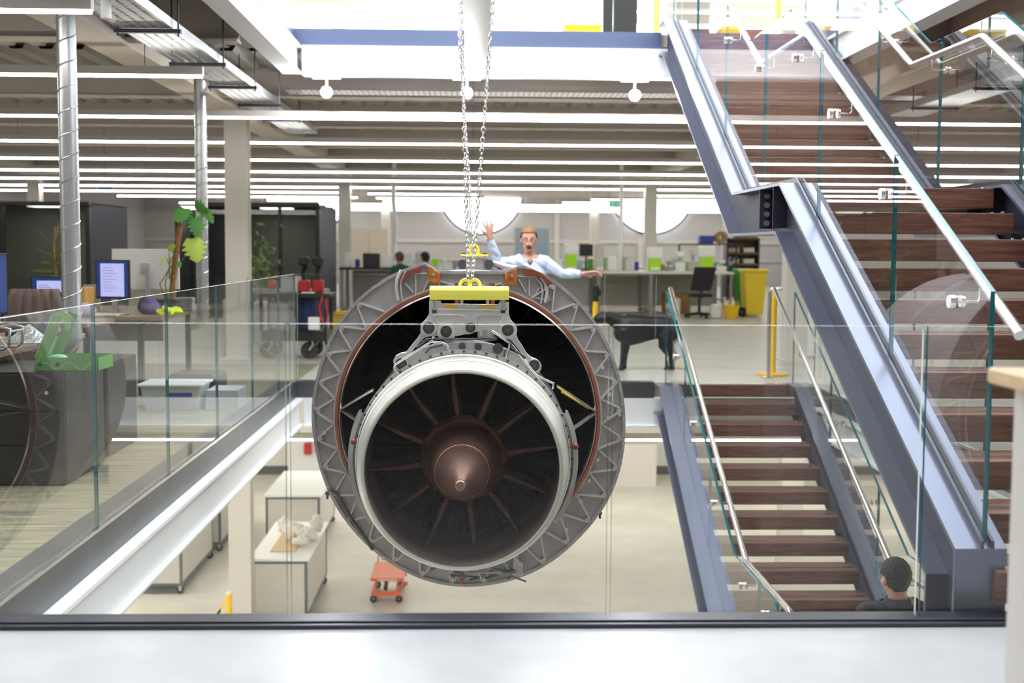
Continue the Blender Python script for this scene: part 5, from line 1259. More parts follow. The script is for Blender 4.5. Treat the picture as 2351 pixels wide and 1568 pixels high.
# office chair at the far bench
p = PY(1605, 720, 24.6); cx = p.x
t = thing('office_chair', 'black office chair with high back before the cream topped bench', 'chair', (cx, 24.6, 0))
MB().lathe([(.03, .06), (.03, .42)], (cx, 24.6, 0), 12).build('gas_stem', 'steel_dark', t)
for k in range(5):
    a = 2 * PI * k / 5; leg = MB().tube([(cx, 24.6, .09), (cx + .3 * math.cos(a), 24.6 + .3 * math.sin(a), .06)], [.03, .018], 8).build('base_leg', 'black_plastic', t)
    MB().sphere((cx + .3 * math.cos(a), 24.6 + .3 * math.sin(a), .03), .03, 8).build('caster', 'rubber', leg)
MB().rbox(cx - .24, cx + .24, 24.38, 24.85, .42, .50, .03).build('seat', 'black_plastic', t)
MB().loft([[(cx - .22, 24.36, .55), (cx + .2, 24.36, .55), (cx + .2, 24.41, .55), (cx - .22, 24.41, .55)], [(cx - .16, 24.28, 1.02), (cx + .27, 24.28, 1.02), (cx + .27, 24.33, 1.02), (cx - .16, 24.33, 1.02)]]).build('backrest', 'black_plastic', t, bevel=.02)
MB().box(cx - .03, cx + .03, 24.4, 24.44, .40, .6).build('back_bracket', 'steel_dark', t)
# wheelie bins
def bin_(px, Y, m_, label, wd=.46):
    x = PY(px, 700, Y).x
    t = thing('wheelie_bin', label, 'bin', (x, Y, 0), group='wheelie bins')
    MB().loft([[(x - wd * .38, Y + .06, .05), (x + wd * .38, Y + .06, .05), (x + wd * .38, Y + .5, .05), (x - wd * .38, Y + .5, .05)], [(x - wd / 2, Y, .90), (x + wd / 2, Y, .90), (x + wd / 2, Y + .55, .90), (x - wd / 2, Y + .55, .90)]]).build('bin_body', m_, t, bevel=.015)
    MB().rbox(x - wd / 2 - .03, x + wd / 2 + .03, Y - .03, Y + .58, .902, .97, .02).build('lid', m_, t)
    for dy in (.02, ): 
        for s_ in (-1,): MB().lathe([(.02, -.03), (.1, -.03), (.1, .03), (.02, .03)], (x + s_ * (wd * .5 + .02), Y + .1 + dy, .101), 24, axis='Y').build('wheel', 'rubber', t)
    return t
bin_(1735, 24.9, 'yellow', 'yellow wheelie bin at the end of the far bench', .45)
bin_(1714, 25.62, 'green_bin', 'green wheelie bin tucked behind the yellow one', .36)
t = thing('trug_tub', 'round yellow flexible tub on the floor before the yellow wheelie bin', 'tub', (PY(1678, 728, 24.3).x, 24.3, 0))
x = PY(1678, 728, 24.3).x
MB().lathe([(.001, .001), (.12, .001), (.165, .27), (.17, .27), (.155, .26), (.11, .02), (.001, .02)], (x, 24.3, 0), 28).build('tub_body', 'amber', t, smooth=40)
for s_ in (-1, 1): MB().tube([(x + s_ * .15, 24.26, .25), (x + s_ * .13, 24.26, .33), (x + s_ * .07, 24.26, .33), (x + s_ * .05, 24.26, .26)], .014, 8).build('handle', 'amber', t)
simple('jerry_can', 1646, 726, 24.35, 26, 34, .18, 'white_plastic', 'white plastic canister beside the yellow tub', 'canister', 0, .03)
for px, l in ((1665, 'left'), (1682, 'right')):
    x = PY(px, 690, 25.0).x
    t = thing('spray_bottle', l + ' white spray bottle behind the yellow tub', 'bottle', (x, 25.0, 0))
    MB().lathe([(.001, 0.001), (.05, .001), (.05, .26), (.02, .32), (.018, .36), (.001, .36)], (x, 25.0, 0), 16).build('bottle_body', 'white_plastic', t, smooth=50)
    MB().box(x - .05, x + .02, 24.985, 25.015, .362, .40).build('trigger', 'pale_grey', t)
simple('cardboard_box', 1555, 722, 26.3, 60, 46, .4, 'cardboard', 'brown box stored under the cream topped bench', 'box', 0)
simple('chemical_drum', 1550, 722, 25.9, 26, 38, .25, 'white_plastic', 'white drum with orange lid stored under the bench', 'drum', 0, .03)
p = PY(1550, 690, 25.9); solo(MB().lathe([(.001, 0), (.12, 0), (.12, .05), (.001, .06)], (p.x, 26.02, .347), 20), 'drum_lid', 'orange_paint', 'loose orange lid on the white drum under the bench', 'lid')
p = PY(1415, 468, 29.5)
t = thing('exit_sign', 'small green exit sign hanging under the ceiling right of the man', 'sign', tuple(p))
MB().box(p.x - .17, p.x + .17, 29.5, 29.53, p.z - .09, p.z + .09).build('sign_panel', 'exit_green', t)
MB().box(p.x - .12, p.x - .05, 29.49, 29.499, p.z - .05, p.z + .05).build('white_pictogram', 'paper', t)
MB().box(p.x + .0, p.x + .11, 29.49, 29.499, p.z - .012, p.z + .012).build('white_arrow', 'paper', t)
for s_ in (-.15, .15): MB().cyl((p.x + s_, 29.515, p.z + .09), (p.x + s_, 29.515, 3.42), .004, n=6).build('hanger_wire', 'steel_dark', t)
p = PY(241, 432, 20.5)
t = thing('hanging_sign', 'small blue sign hanging between the two spiral ducts', 'sign', tuple(p))
MB().box(p.x - .10, p.x + .10, 20.5, 20.52, p.z - .025, p.z + .025).build('sign_panel', 'blue_plastic', t)
MB().cyl((p.x, 20.51, p.z + .025), (p.x, 20.51, 3.4), .004, n=6).build('hanger_wire', 'steel_dark', t)
# posts
def post(px, Y, label, base, cap='black_plastic', h=.95, tapebox=True):
    x = PY(px, 700, Y).x
    t = thing('barrier_post', label, 'barrier post', (x, Y, 0), group='yellow barrier posts')
    MB().cyl((x, Y, .03), (x, Y, h - .18), .033, n=20).build('pole', 'amber', t, smooth=40)
    MB().cyl((x, Y, h - .18), (x, Y, h), .038, n=20).build('belt_head', cap, t, smooth=40)
    if tapebox: MB().box(x + .036, x + .06, Y - .02, Y + .02, h - .12, h - .04).build('belt_clip', 'black_plastic', t)
    MB().lathe([(.001, .03), (.16, .025), (.17, .015), (.17, .001), (.001, .001)], (x, Y, 0), 36).build('base', base, t, smooth=30)
post(1367, 14.2, 'yellow barrier post with a black head beside the dog', 'amber')
post(1777, 13.45, 'yellow barrier post on a yellow disc at the head of the lower stairs', 'amber', cap='amber', h=.93, tapebox=False)
x = PY(1762, 700, 13.25).x
t = thing('steel_post', 'brushed steel post with a short top rail at the head of the lower stairs', 'post', (x, 13.15, 0))
MB().cyl((x, 13.15, .012), (x, 13.15, .93), .021, n=20).build('pole', 'brushed_steel', t, smooth=40)
MB().cyl((x, 13.15, 0), (x, 13.15, .012), .06, n=24).build('foot_plate', 'brushed_steel', t)
MB().tube([(x, 13.15, .93), (x + .02, 13.13, .955), (x + .12, 13.1, .96)], .02, 12).build('top_rail', 'brushed_steel', t, smooth=60)
# ================================================================ UPPER STOREY
def ublock(px0, px1, py, Y, m_, name, label, cat, dp=.3):
    a = PY(px0, py, Y); b = PY(px1, py, Y); t = thing(name, label, cat, ((a.x + b.x) / 2, Y, ZU))
    MB().box(a.x, b.x, Y, Y + dp, ZU + .001, a.z).build('body', m_, t, bevel=.004)
    MB().box(a.x - .01, b.x + .01, Y - .01, Y + dp + .01, a.z - .025, a.z + .005).build('rim', m_, t, bevel=.004)
ublock(1297, 1380, 57, 13.1, 'amber', 'storage_tub', 'yellow plastic tub on the upper floor beside the black cabinet', 'tub')
ublock(1652, 1708, 57, 13.6, 'amber', 'storage_tub', 'orange yellow tub on the upper floor seen through the stair glass', 'tub')
ublock(1386, 1464, -60, 13.5, 'black_plastic', 'tall_cabinet', 'black cabinet on the upper floor, cropped by the top edge', 'cabinet', .4)
for px, l in ((1508, 'left of the stair head'), (1788, 'beside the stair handrail')):
    x = PY(px, 30, 13.2).x; t = thing('bollard', 'yellow pole on the upper floor ' + l, 'pole', (x, 13.2, ZU), group='yellow poles upstairs')
    MB().cyl((x, 13.2, ZU + .01), (x, 13.2, ZU + 1.6), .03, n=16).build('pole', 'yellow', t, smooth=40)
    MB().cyl((x, 13.2, ZU), (x, 13.2, ZU + .01), .09, n=20).build('foot_plate', 'yellow', t)
# ================================================================ LOWER STOREY
ZL = -3.52
def mobile_bench(x0, x1, y0, y1, label, h=.9, over=.03):
    t = thing('mobile_workbench', label, 'workbench', ((x0 + x1) / 2, y0, ZL), group='white mobile workbenches')
    zt_ = ZL + h
    MB().box(x0 - over, x1 + over, y0 - over, y1 + over, zt_ - .03, zt_).build('worktop', 'white_plastic', t, bevel=.003)
    fr = MB(); s_ = .035; zb = ZL + .12
    for x in (x0, x1 - s_):
        for y in (y0, y1 - s_): fr.box(x, x + s_, y, y + s_, zb, zt_ - .031)
    for z in (zb, zt_ - .066):
        fr.box(x0 + s_, x1 - s_, y0, y0 + s_, z, z + s_).box(x0 + s_, x1 - s_, y1 - s_, y1, z, z + s_).box(x0, x0 + s_, y0 + s_, y1 - s_, z, z + s_).box(x1 - s_, x1, y0 + s_, y1 - s_, z, z + s_)
    fr.build('frame', 'bench_frame', t)
    MB().box(x0 + s_, x1 - s_, y0 + .01, y0 + .02, zb + s_, zt_ - .067).build('end_panel', 'locker', t)
    MB().box(x0 + s_, x1 - s_, y1 - .02, y1 - .01, zb + s_, zt_ - .067).build('end_panel', 'locker', t)
    MB().box(x1 - .02, x1 - .01, y0 + s_, y1 - s_, zb + s_, zt_ - .067).build('side_panel', 'locker', t)
    MB().box(x0 + .01, x0 + .02, y0 + s_, y1 - s_, zb + s_, zt_ - .067).build('side_panel', 'locker', t)
    for x in (x0 + .04, x1 - .04):
        for y in (y0 + .06, y1 - .06):
            c_ = MB().lathe([(.015, -.016), (.05, -.016), (.05, .016), (.015, .016)], (x, y, ZL + .05), 20, axis='Y').build('caster', 'rubber', t, smooth=30)
            MB().box(x - .02, x + .02, y - .022, y - .017, ZL + .04, ZL + .12).box(x - .02, x + .02, y + .017, y + .022, ZL + .04, ZL + .12).build('fork', 'galvanised', c_)
    return t
mobile_bench(-2.82, -2.11, 15.75, 17.9, 'white mobile workbench on the lower floor holding the crumpled white model')
mobile_bench(-3.32, -2.45, 19.85, 22.0, 'white topped mobile workbench on the lower floor, farther back left of the engine')
mobile_bench(-4.75, -4.07, 17.3, 19.4, 'mobile workbench on the lower floor seen below the left white beam')
mobile_bench(-4.75, -4.02, 19.75, 22.3, 'mobile workbench glimpsed between the beam and the lower white column')
# crumpled white model
t = thing('plaster_model', 'crumpled white plaster model on the lower mobile workbench', 'model', (-2.35, 16.6, ZL + .9))
for i, (px, py, Y, r, sc) in enumerate(((672, 1222, 16.8, .15, (1.0, .9, .85)), (705, 1232, 16.7, .14, (1.0, .8, .7)), (728, 1202, 17.1, .11, (.8, .8, 1.1)), (690, 1245, 16.4, .10, (1.3, .8, .6)), (652, 1205, 17.0, .09, (.9, .8, 1.2)))):
    p = PY(px, py, Y); rnd = random.Random(i); mb = MB().sphere((0, 0, 0), r, 18, sc); ph = [rnd.uniform(0, 6) for _ in range(4)]
    mb.v = [tuple(Vector(v) * (1 + .22 * math.sin(v[0] / r * 5 + ph[0]) * math.cos(v[2] / r * 5 + ph[1]) + .12 * math.sin(v[1] / r * 9 + ph[2])) + V(p.x, Y, max(p.z, ZL + .9 + r * .75))) for v in mb.v]
    mb.v = [(a, b, max(c_, ZL + .914)) for a, b, c_ in mb.v]
    mb.build('lump', mat('plaster', (.88, .87, .82), .8, bump=.3, bscale=20), t, smooth=20)
solo(MB().box(-2.64, -2.3, 16.1, 17.3, ZL + .901, ZL + .912), 'plywood_board', 'pale_wood', 'pale plywood board under the crumpled white model', 'board')
# orange scissor table
t = thing('scissor_lift_table', 'orange scissor lift trolley on the lower floor below the engine', 'trolley', (-1.15, 17.2, ZL))
a = PY(850, 1340, 16.8); xl, xr = a.x, a.x + .45; zt_ = ZL + .36
MB().rbox(xl, xr, 16.8, 17.7, zt_ - .045, zt_, .006).build('platform', 'orange_paint', t)
o = MB().box(xl + .1, xr - .08, 16.796, 16.7995, zt_ - .032, zt_ - .018).build('white_label', 'paper', t)
MB().box(xl + .01, xr - .03, 16.84, 16.88, ZL + .10, ZL + .16).box(xl + .01, xr - .03, 17.6, 17.64, ZL + .10, ZL + .16).box(xl + .01, xl + .05, 16.88, 17.6, ZL + .10, ZL + .16).box(xr - .07, xr - .03, 16.88, 17.6, ZL + .10, ZL + .16).build('base_frame', 'orange_paint', t)
for x in (xl + .06, xr - .09):
    MB().tube([(x, 16.9, ZL + .15), (x, 17.58, zt_ - .05)], .016, 8).build('scissor_arm', 'orange_paint', t)
    MB().tube([(x + .025, 17.58, ZL + .15), (x + .025, 16.9, zt_ - .05)], .016, 8).build('scissor_arm', 'steel_dark', t)
MB().cyl((xl + .2, 16.95, ZL + .17), (xl + .2, 17.3, ZL + .26), .03, n=12).build('hydraulic_ram', 'steel_dark', t)
for x in (xl + .04, xr - .06):
    for y in (16.87, 17.6): MB().lathe([(.012, -.018), (.05, -.018), (.05, .018), (.012, .018)], (x, y, ZL + .05), 20, axis='Y').build('wheel', 'rubber', t, smooth=30)
MB().tube([(xr - .01, 17.68, ZL + .15), (xr + .02, 17.8, ZL + .6), (xr - .4, 17.8, ZL + .6), (xl + .03, 17.68, ZL + .15)], .012, 8).build('push_handle', 'orange_paint', t, smooth=60)
MB().cyl((xr + .0, 17.1, ZL + .2), (xr + .05, 17.1, ZL + .2), .03, n=12).build('pedal', 'orange_paint', t)
# barrier post with striped chain below
x = PY(526, 1400, 13.8).x
t = thing('barrier_post', 'yellow barrier post with a black and yellow striped tape on the lower floor', 'barrier post', (x, 13.8, ZL))
MB().cyl((x, 13.8, ZL + .02), (x, 13.8, ZL + 1.0), .035, n=20).build('pole', 'amber', t, smooth=40)
MB().cyl((x, 13.8, ZL + 1.0), (x, 13.8, ZL + 1.02), .037, n=20).build('cap', 'white_plastic', t)
MB().cyl((x, 13.8, ZL), (x, 13.8, ZL + .02), .16, n=30).build('base', 'black_plastic', t)
tp = MB(); N = 18; pts = []
for k in range(N + 1):
    u_ = k / N; pts.append(V(x - .04 - 1.0 * u_, 13.8, ZL + .93 - 1.7 * u_ + 1.0 * u_ * u_))
for k in range(N):
    tp.m(k % 2); tp.prism([pts[k], pts[k + 1], pts[k + 1] - V(0, 0, .05), pts[k] - V(0, 0, .05)], (0, .002, 0))
tp.build('striped_tape', ['amber', 'black_plastic'], t)
solo(MB().rbox(-3.6, -3.45, 26.3, 26.5 - .0, -2.74, -2.5, .01), 'fire_alarm_box', 'red_plastic', 'small red box on the white ledge of the lower back wall', 'box')
p = PY(712, 1055, 26.4)
bpy.data.objects['fire_alarm_box'].location = (p.x, 26.09, -3.0)
solo(MB().box(2.2, 3.8, 25.2, 25.9, ZL, ZL + .88), 'low_cabinet', 'locker', 'low beige cabinet against the lower back wall behind the stairs', 'cabinet')
solo(MB().box(-.5, 2.1, 25.2, 25.9, ZL, ZL + .88).box(-.5, 2.1, 25.15, 25.9, ZL + .881, ZL + .92), 'low_cabinet', 'locker', 'long low beige cabinet against the lower back wall right of the engine', 'cabinet')
# ================================================================ PEOPLE AND DOG
def etube(mb, pts, rads, side, n=16):
    # elliptical tube: rads = (across 'side', across the other axis); rounded ends
    P = [Vector(p) for p in pts]; side = Vector(side).normalized(); rings = []
    N = len(P); ext = []
    d0 = (P[0] - P[1]).normalized(); d1 = (P[-1] - P[-2]).normalized()
    seq = [(P[0] + d0 * min(rads[0]) * .75, (rads[0][0] * .45, rads[0][1] * .45)), (P[0] + d0 * min(rads[0]) * .45, (rads[0][0] * .82, rads[0][1] * .82))] + list(zip(P, rads)) + [(P[-1] + d1 * min(rads[-1]) * .45, (rads[-1][0] * .82, rads[-1][1] * .82)), (P[-1] + d1 * min(rads[-1]) * .75, (rads[-1][0] * .45, rads[-1][1] * .45))]
    M_ = len(seq)
    for i, (p, (ra, rb_)) in enumerate(seq):
        d = (seq[min(i + 1, M_ - 1)][0] - seq[max(i - 1, 0)][0]).normalized()
        a = side - d * side.dot(d)
        a = a.normalized() if a.length > 1e-4 else d.orthogonal().normalized()
        b = d.cross(a)
        rings.append([p + a * ra * math.cos(2 * PI * k / n) + b * rb_ * math.sin(2 * PI * k / n) for k in range(n)])
    return mb.loft(rings, True)
def organic(mb, voxel, smooth=6, fac=.5):
    me = bpy.data.meshes.new('tmp'); me.from_pydata(mb.v, [], mb.f); me.validate()
    bm = bmesh.new(); bm.from_mesh(me)
    bmesh.ops.recalc_face_normals(bm, faces=bm.faces); bm.to_mesh(me); bm.free()
    o = bpy.data.objects.new('tmp', me); COL.objects.link(o)
    r = o.modifiers.new('r', 'REMESH'); r.mode = 'VOXEL'; r.voxel_size = voxel
    s = o.modifiers.new('s', 'SMOOTH'); s.iterations = smooth; s.factor = fac
    dg = bpy.context.evaluated_depsgraph_get(); ev = o.evaluated_get(dg)
    out = bpy.data.meshes.new_from_object(ev)
    bpy.data.objects.remove(o); bpy.data.meshes.remove(me)
    return out
def from_mesh(me, name, m_, parent, pred=None, inflate=0, wob=None):
    # a child mesh: the faces whose centre passes pred, moved out along their normals
    off = WL[parent.name]
    vs = [Vector(v.co) for v in me.vertices]; ns = [Vector(v.normal) for v in me.vertices]
    fs = [list(p.vertices) for p in me.polygons]
    if pred:
        fs = [f for f in fs if pred(sum((vs[i] for i in f), V(0, 0, 0)) / len(f))]
        used = sorted({i for f in fs for i in f}); mp_ = {u: k for k, u in enumerate(used)}
        fs = [[mp_[i] for i in f] for f in fs]; vs2 = [vs[i] for i in used]; ns2 = [ns[i] for i in used]
    else: vs2, ns2 = vs, ns
    out = []
    for v, n_ in zip(vs2, ns2):
        k = inflate + (wob(v) if wob else 0); out.append(tuple(v + n_ * k - off))
    m2 = bpy.data.meshes.new(name); m2.from_pydata(out, [], fs); m2.materials.append(MT[m_]); m2.shade_smooth()
    o = bpy.data.objects.new(name, m2); COL.objects.link(o); o.parent = parent; WL[o.name] = off.copy()
    return o
def add_hand(mb, wrist, d, nrm, r=1.0, spread=.12, curl=.3, thumb_side=1):
    # palm plus five fingers; d pointing direction, nrm palm normal
    d = Vector(d).normalized(); nrm = Vector(nrm); nrm = (nrm - d * nrm.dot(d)).normalized(); s_ = d.cross(nrm)
    w_ = Vector(wrist)
    etube(mb, [w_, w_ + d * .045 * r, w_ + d * .085 * r], [(.024 * r, .017 * r), (.036 * r, .016 * r), (.038 * r, .013 * r)], s_)
    for k, (o_, L) in enumerate(((-.030, .062), (-.010, .078), (.011, .084), (.031, .074))):
        b = w_ + d * .085 * r + s_ * o_ * r * thumb_side
        dd = (d + s_ * (o_ / .03) * spread * thumb_side).normalized(); pts = [b - dd * .02]; cur = b; c_ = 0
        for seg in (.45, .32, .23):
            c_ += curl * .6; v = (dd * math.cos(c_) + nrm * math.sin(c_)); cur = cur + v * L * r * seg; pts.append(cur)
        etube(mb, pts, [(.0095 * r, .0095 * r), (.0092 * r, .0092 * r), (.0085 * r, .0085 * r), (.0075 * r, .0075 * r)], s_, 10)
    b = w_ + d * .03 * r + s_ * .028 * r * thumb_side; v = (d * .6 + s_ * .8 * thumb_side + nrm * .25).normalized()
    etube(mb, [b, b + v * .035 * r, b + v * .055 * r + d * .012 * r], [(.013 * r, .013 * r), (.011 * r, .011 * r), (.0085 * r, .0085 * r)], nrm, 10)
def head_shape(mb, c, fwd, up_=(0, 0, 1), w_=.077, dp=.095, h=.118, jaw=.0, mouth=False):
    c = Vector(c); f = Vector(fwd).normalized(); u = Vector(up_).normalized(); f = (f - u * f.dot(u)).normalized(); s_ = f.cross(u)
    def ell(p, a, b, e, n=20):
        k0 = len(mb.v); mb.sphere((0, 0, 0), 1, n)
        for i in range(k0, len(mb.v)):
            q = mb.v[i]; mb.v[i] = tuple(p + s_ * q[0] * a + f * q[1] * b + u * q[2] * e)
    ell(c + u * .022, w_, dp, h * .80)                          # cranium
    ell(c - u * (.035 + jaw * .5) + f * .028, w_ * .76, dp * .62, h * .66 + jaw * .5)     # face
    ell(c - u * (.085 + jaw) + f * .050, w_ * .42, .030, .028)   # chin
    ell(c + u * .012 + f * (dp - .018), w_ * .62, .018, .014)    # brow
    ell(c - u * .022 + f * (dp + .004), .013, .017, .026)        # nose
    ell(c - u * .034 + f * (dp + .006), .018, .012, .010)
    for k in (-1, 1):
        ell(c - u * .018 + s_ * k * (w_ + .004) - f * .008, .009, .018, .031)     # ears
        ell(c - u * .032 + s_ * k * w_ * .5 + f * .06, .024, .022, .024)  # cheeks
    if not mouth: ell(c - u * .062 + f * (dp - .008), .024, .010, .008)
    return c, f, u, s_
def face_parts(body, c, f, u, s_, dp, hair, moustache=False, mouth=False, glasses=False, jaw=0):
    for k in (-1, 1):
        p = c + f * (dp - .016) + s_ * k * .031 - u * .004
        e = MB().sphere(tuple(p - f * .004), .0115, 12).build('eye', 'paper', body, smooth=60)
        MB().sphere(tuple(p + f * .004), .0062, 10).build('iris', 'black_plastic', e, smooth=60)
        MB().tube([p + u * .020 - s_ * .02 + f * .008, p + u * .024 + f * .013, p + u * .020 + s_ * .02 + f * .008], .004, 6).build('eyebrow', hair, body)
    if moustache:
        MB().tube([c - u * .075 + s_ * .042 + f * (dp - .016), c - u * .052 + s_ * .022 + f * (dp + .002), c - u * .046 + f * (dp + .012), c - u * .052 - s_ * .022 + f * (dp + .002), c - u * .075 - s_ * .042 + f * (dp - .016)], [.006, .011, .011, .011, .006], 10).build('moustache', mat('moustache', (.66, .44, .22), .8), body, smooth=60)
    if mouth:
        m_ = MB(); k0 = 0; m_.sphere((0, 0, 0), 1, 16)
        m_.v = [tuple(c - u * (.075 + jaw * .45) + f * (dp - .015) + s_ * q[0] * .020 + f * q[1] * .012 + u * q[2] * .016) for q in m_.v]; m_.build('open_mouth', mat('mouth_dark', (.12, .02, .02), .5), body, smooth=60)
        MB().tube([c - u * (.096 + jaw * .5) + s_ * .02 + f * (dp - .012), c - u * (.100 + jaw * .5) + f * (dp - .003), c - u * (.096 + jaw * .5) - s_ * .02 + f * (dp - .012)], .006, 8).build('lower_lip', mat('lip', (.6, .24, .2), .5), body, smooth=60)
    if glasses:
        g = MB()
        for k in (-1, 1):
            q = c + f * (dp + .012) + s_ * k * .031 - u * .006
            g.tube([q + s_ * .023 * math.cos(2 * PI * a / 16) + u * .017 * math.sin(2 * PI * a / 16) for a in range(16)], .0015, 5, closed=True)
            g.tube([q + s_ * k * .023, c + s_ * k * .083 - u * .004 - f * .005], .0015, 5)
        g.tube([c + f * (dp + .013) + s_ * .008 - u * .004, c + f * (dp + .013) - s_ * .008 - u * .004], .0015, 5)
        g.build('spectacles', 'steel_dark', body)
def person(label, base, J, fwd, cfg):
    root = thing('person', label, 'person', base)
    f = Vector(fwd).normalized(); side = f.cross(V(0, 0, 1)).normalized()   # to the figure's right
    mb = MB(); k = cfg.get('k', 1.0)
    pel, che, nek, hd = [Vector(J[n_]) for n_ in ('pelvis', 'chest', 'neck', 'head')]
    sL, sR = Vector(J['sL']), Vector(J['sR'])
    etube(mb, [pel - V(0, 0, .05), pel + V(0, 0, .03), (pel * .55 + che * .45), che, che + (nek - che) * .55], [(.155 * k, .11 * k), (.165 * k, .115 * k), (.145 * k, .105 * k), (.175 * k, .12 * k), (.13 * k, .09 * k)], side, 20)
    etube(mb, [sL, (sL + sR) / 2 + V(0, 0, .02), sR], [(.066, .066), (.07, .085), (.066, .066)], f, 16)
    etube(mb, [che + (nek - che) * .6, nek, nek + (hd - nek) * .55], [(.075, .07), (.056, .056), (.055, .056)], side, 16)
    for S in 'LR':
        s_, e_, w_ = Vector(J['s' + S]), Vector(J['e' + S]), Vector(J['w' + S])
        etube(mb, [s_, s_ * .5 + e_ * .5, e_, e_ * .55 + w_ * .45, w_], [(.060, .060), (.050, .050), (.041, .041), (.038, .038), (.026, .024)], f, 14)
        hdv = Vector(J['h' + S]); add_hand(mb, w_, hdv, J.get('n' + S, f), cfg.get('hand', 1.0), cfg.get('spread' + S, .12), cfg.get('curl' + S, .35), 1 if S == 'L' else -1)
        h_, kn, an = Vector(J['hip' + S]), Vector(J['kn' + S]), Vector(J['an' + S])
        etube(mb, [h_, h_ * .5 + kn * .5, kn, kn * .6 + an * .4, an], [(.092, .092), (.080, .080), (.060, .060), (.056, .060), (.040, .042)], side, 16)
        ft = cfg.get('foot', f); etube(mb, [an + V(0, 0, -.045) - ft * .03, an + V(0, 0, -.05) + ft * .07, an + V(0, 0, -.06) + ft * .16], [(.036, .036), (.044, .030), (.036, .022)], side, 12)
    dp = cfg.get('dp', .095); c, ff, uu, ss = head_shape(mb, hd, J.get('look', f), J.get('hup', (0, 0, 1)), cfg.get('hw', .077), dp, cfg.get('hh', .118), cfg.get('jaw', 0), cfg.get('mouth', False))
    me = organic(mb, cfg.get('voxel', .008), 4, .4)
    body = from_mesh(me, 'body', 'skin', root)
    wL, wR = Vector(J['wL']), Vector(J['wR']); waist = pel.z + .02
    ft = ff
    def is_arm(p):
        for S in 'LR':
            s_, e_, w_ = Vector(J['s' + S]), Vector(J['e' + S]), Vector(J['w' + S])
            for a, b in ((s_, e_), (e_, w_)):
                t_ = max(0, min(1, (p - a).dot(b - a) / (b - a).length_squared))
                if (p - (a + (b - a) * t_)).length < .085: return True
        return False
    def shirt(p):
        if (p - wL).length < .035 or (p - wR).length < .035: return False
        for S in 'LR':
            w_ = Vector(J['w' + S]); d = Vector(J['h' + S]).normalized()
            if (p - w_).dot(d) > -.005 and (p - w_).length < .24: return False
        col = nek.z + .0
        if (p - V(nek.x, nek.y, p.z)).length < .10 and p.z > col: return False
        if cfg.get('mouth') and (p - nek).dot(f) > .02 and abs(p.x - nek.x) < (p.z - nek.z + .065) * .5 and p.z > nek.z - .065: return False
        if p.z > col + .05 and (p - hd).length < .25: return False
        return p.z > waist - .04 or is_arm(p)
    wob = lambda v: .004 * math.sin(v.x * 45 + v.z * 30) * math.sin(v.z * 38 + v.y * 20) + .0025 * math.sin(v.z * 90 + v.x * 60)
    sh = from_mesh(me, 'shirt', cfg['shirt'], body, shirt, .013, wob)
    def trs(p):
        return p.z < waist and not is_arm(p) and p.z > min(J['anL'][2], J['anR'][2]) - .01
    from_mesh(me, 'trousers', cfg['trousers'], body, trs, .012, wob)
    from_mesh(me, 'shoes', 'black_plastic', body, lambda p: p.z < min(J['anL'][2], J['anR'][2]) + .012 or (p.z < max(J['anL'][2], J['anR'][2]) + .01 and (p - Vector(J['anL'] if J['anL'][2] > J['anR'][2] else J['anR'])).length < .2 and not is_arm(p)), .006)
    hh = cfg.get('hh', .118)
    hl = cfg.get('hairline', .045); nap = cfg.get('nape', -.055)
    def hair(p):
        q = p - c; a = q.dot(ff); z = q.dot(uu); sd = abs(q.dot(ss))
        if q.length > .19 or p.z < nek.z + .02: return False
        if sd > cfg.get('hw', .077) * .97 and -.06 < z < .016 and -.035 < a < .02: return False
        lim = hl if a > .045 else (hl - (0.045 - a) * 1.25)
        return z > max(lim, nap)
    hw = lambda v: .003 * math.sin(v.x * 190 + v.z * 60) * math.sin(v.y * 160 + v.z * 120)
    from_mesh(me, 'hair', cfg['hair'], body, hair, cfg.get('hairt', .011), hw)
    face_parts(body, c, ff, uu, ss, dp, cfg['hair'], cfg.get('moustache'), cfg.get('mouth'), cfg.get('glasses'), cfg.get('jaw', 0))
    # collar
    if cfg.get('collar') and cfg.get('mouth'):
        for k in (-1, 1):
            a_ = nek + side * k * .06 + V(0, 0, .02); MB().prism([a_ - f * .03, a_ + f * .05, a_ + f * .085 - V(0, 0, .07) - side * k * .01, a_ + f * .05 + side * k * .03 - V(0, 0, .075)], side * k * .006).build('collar_wing', 'shirt_blue', sh)
            MB().tube([nek + side * k * .052 + f * .045 + V(0, 0, .01), nek + side * k * .02 + f * .082 - V(0, 0, .03), nek + f * .095 - V(0, 0, .06)], .006, 6).build('placket_edge', 'navy_cloth', sh)
    elif cfg.get('collar'):
        r_ = .068; pts = [nek + V(0, 0, .012) + side * r_ * math.cos(t_) + f * r_ * math.sin(t_) for t_ in [PI * .5 + .35 + (2 * PI - .7) * q / 20 for q in range(21)]]
        MB().loft([[p + V(0, 0, -.012) + (p - nek) * .22 for p in pts], [p + V(0, 0, .022) for p in pts], [p + V(0, 0, .020) - (p - nek) * .06 for p in pts]], False, False).build('collar', cfg['collar'], sh, smooth=60)
    return root
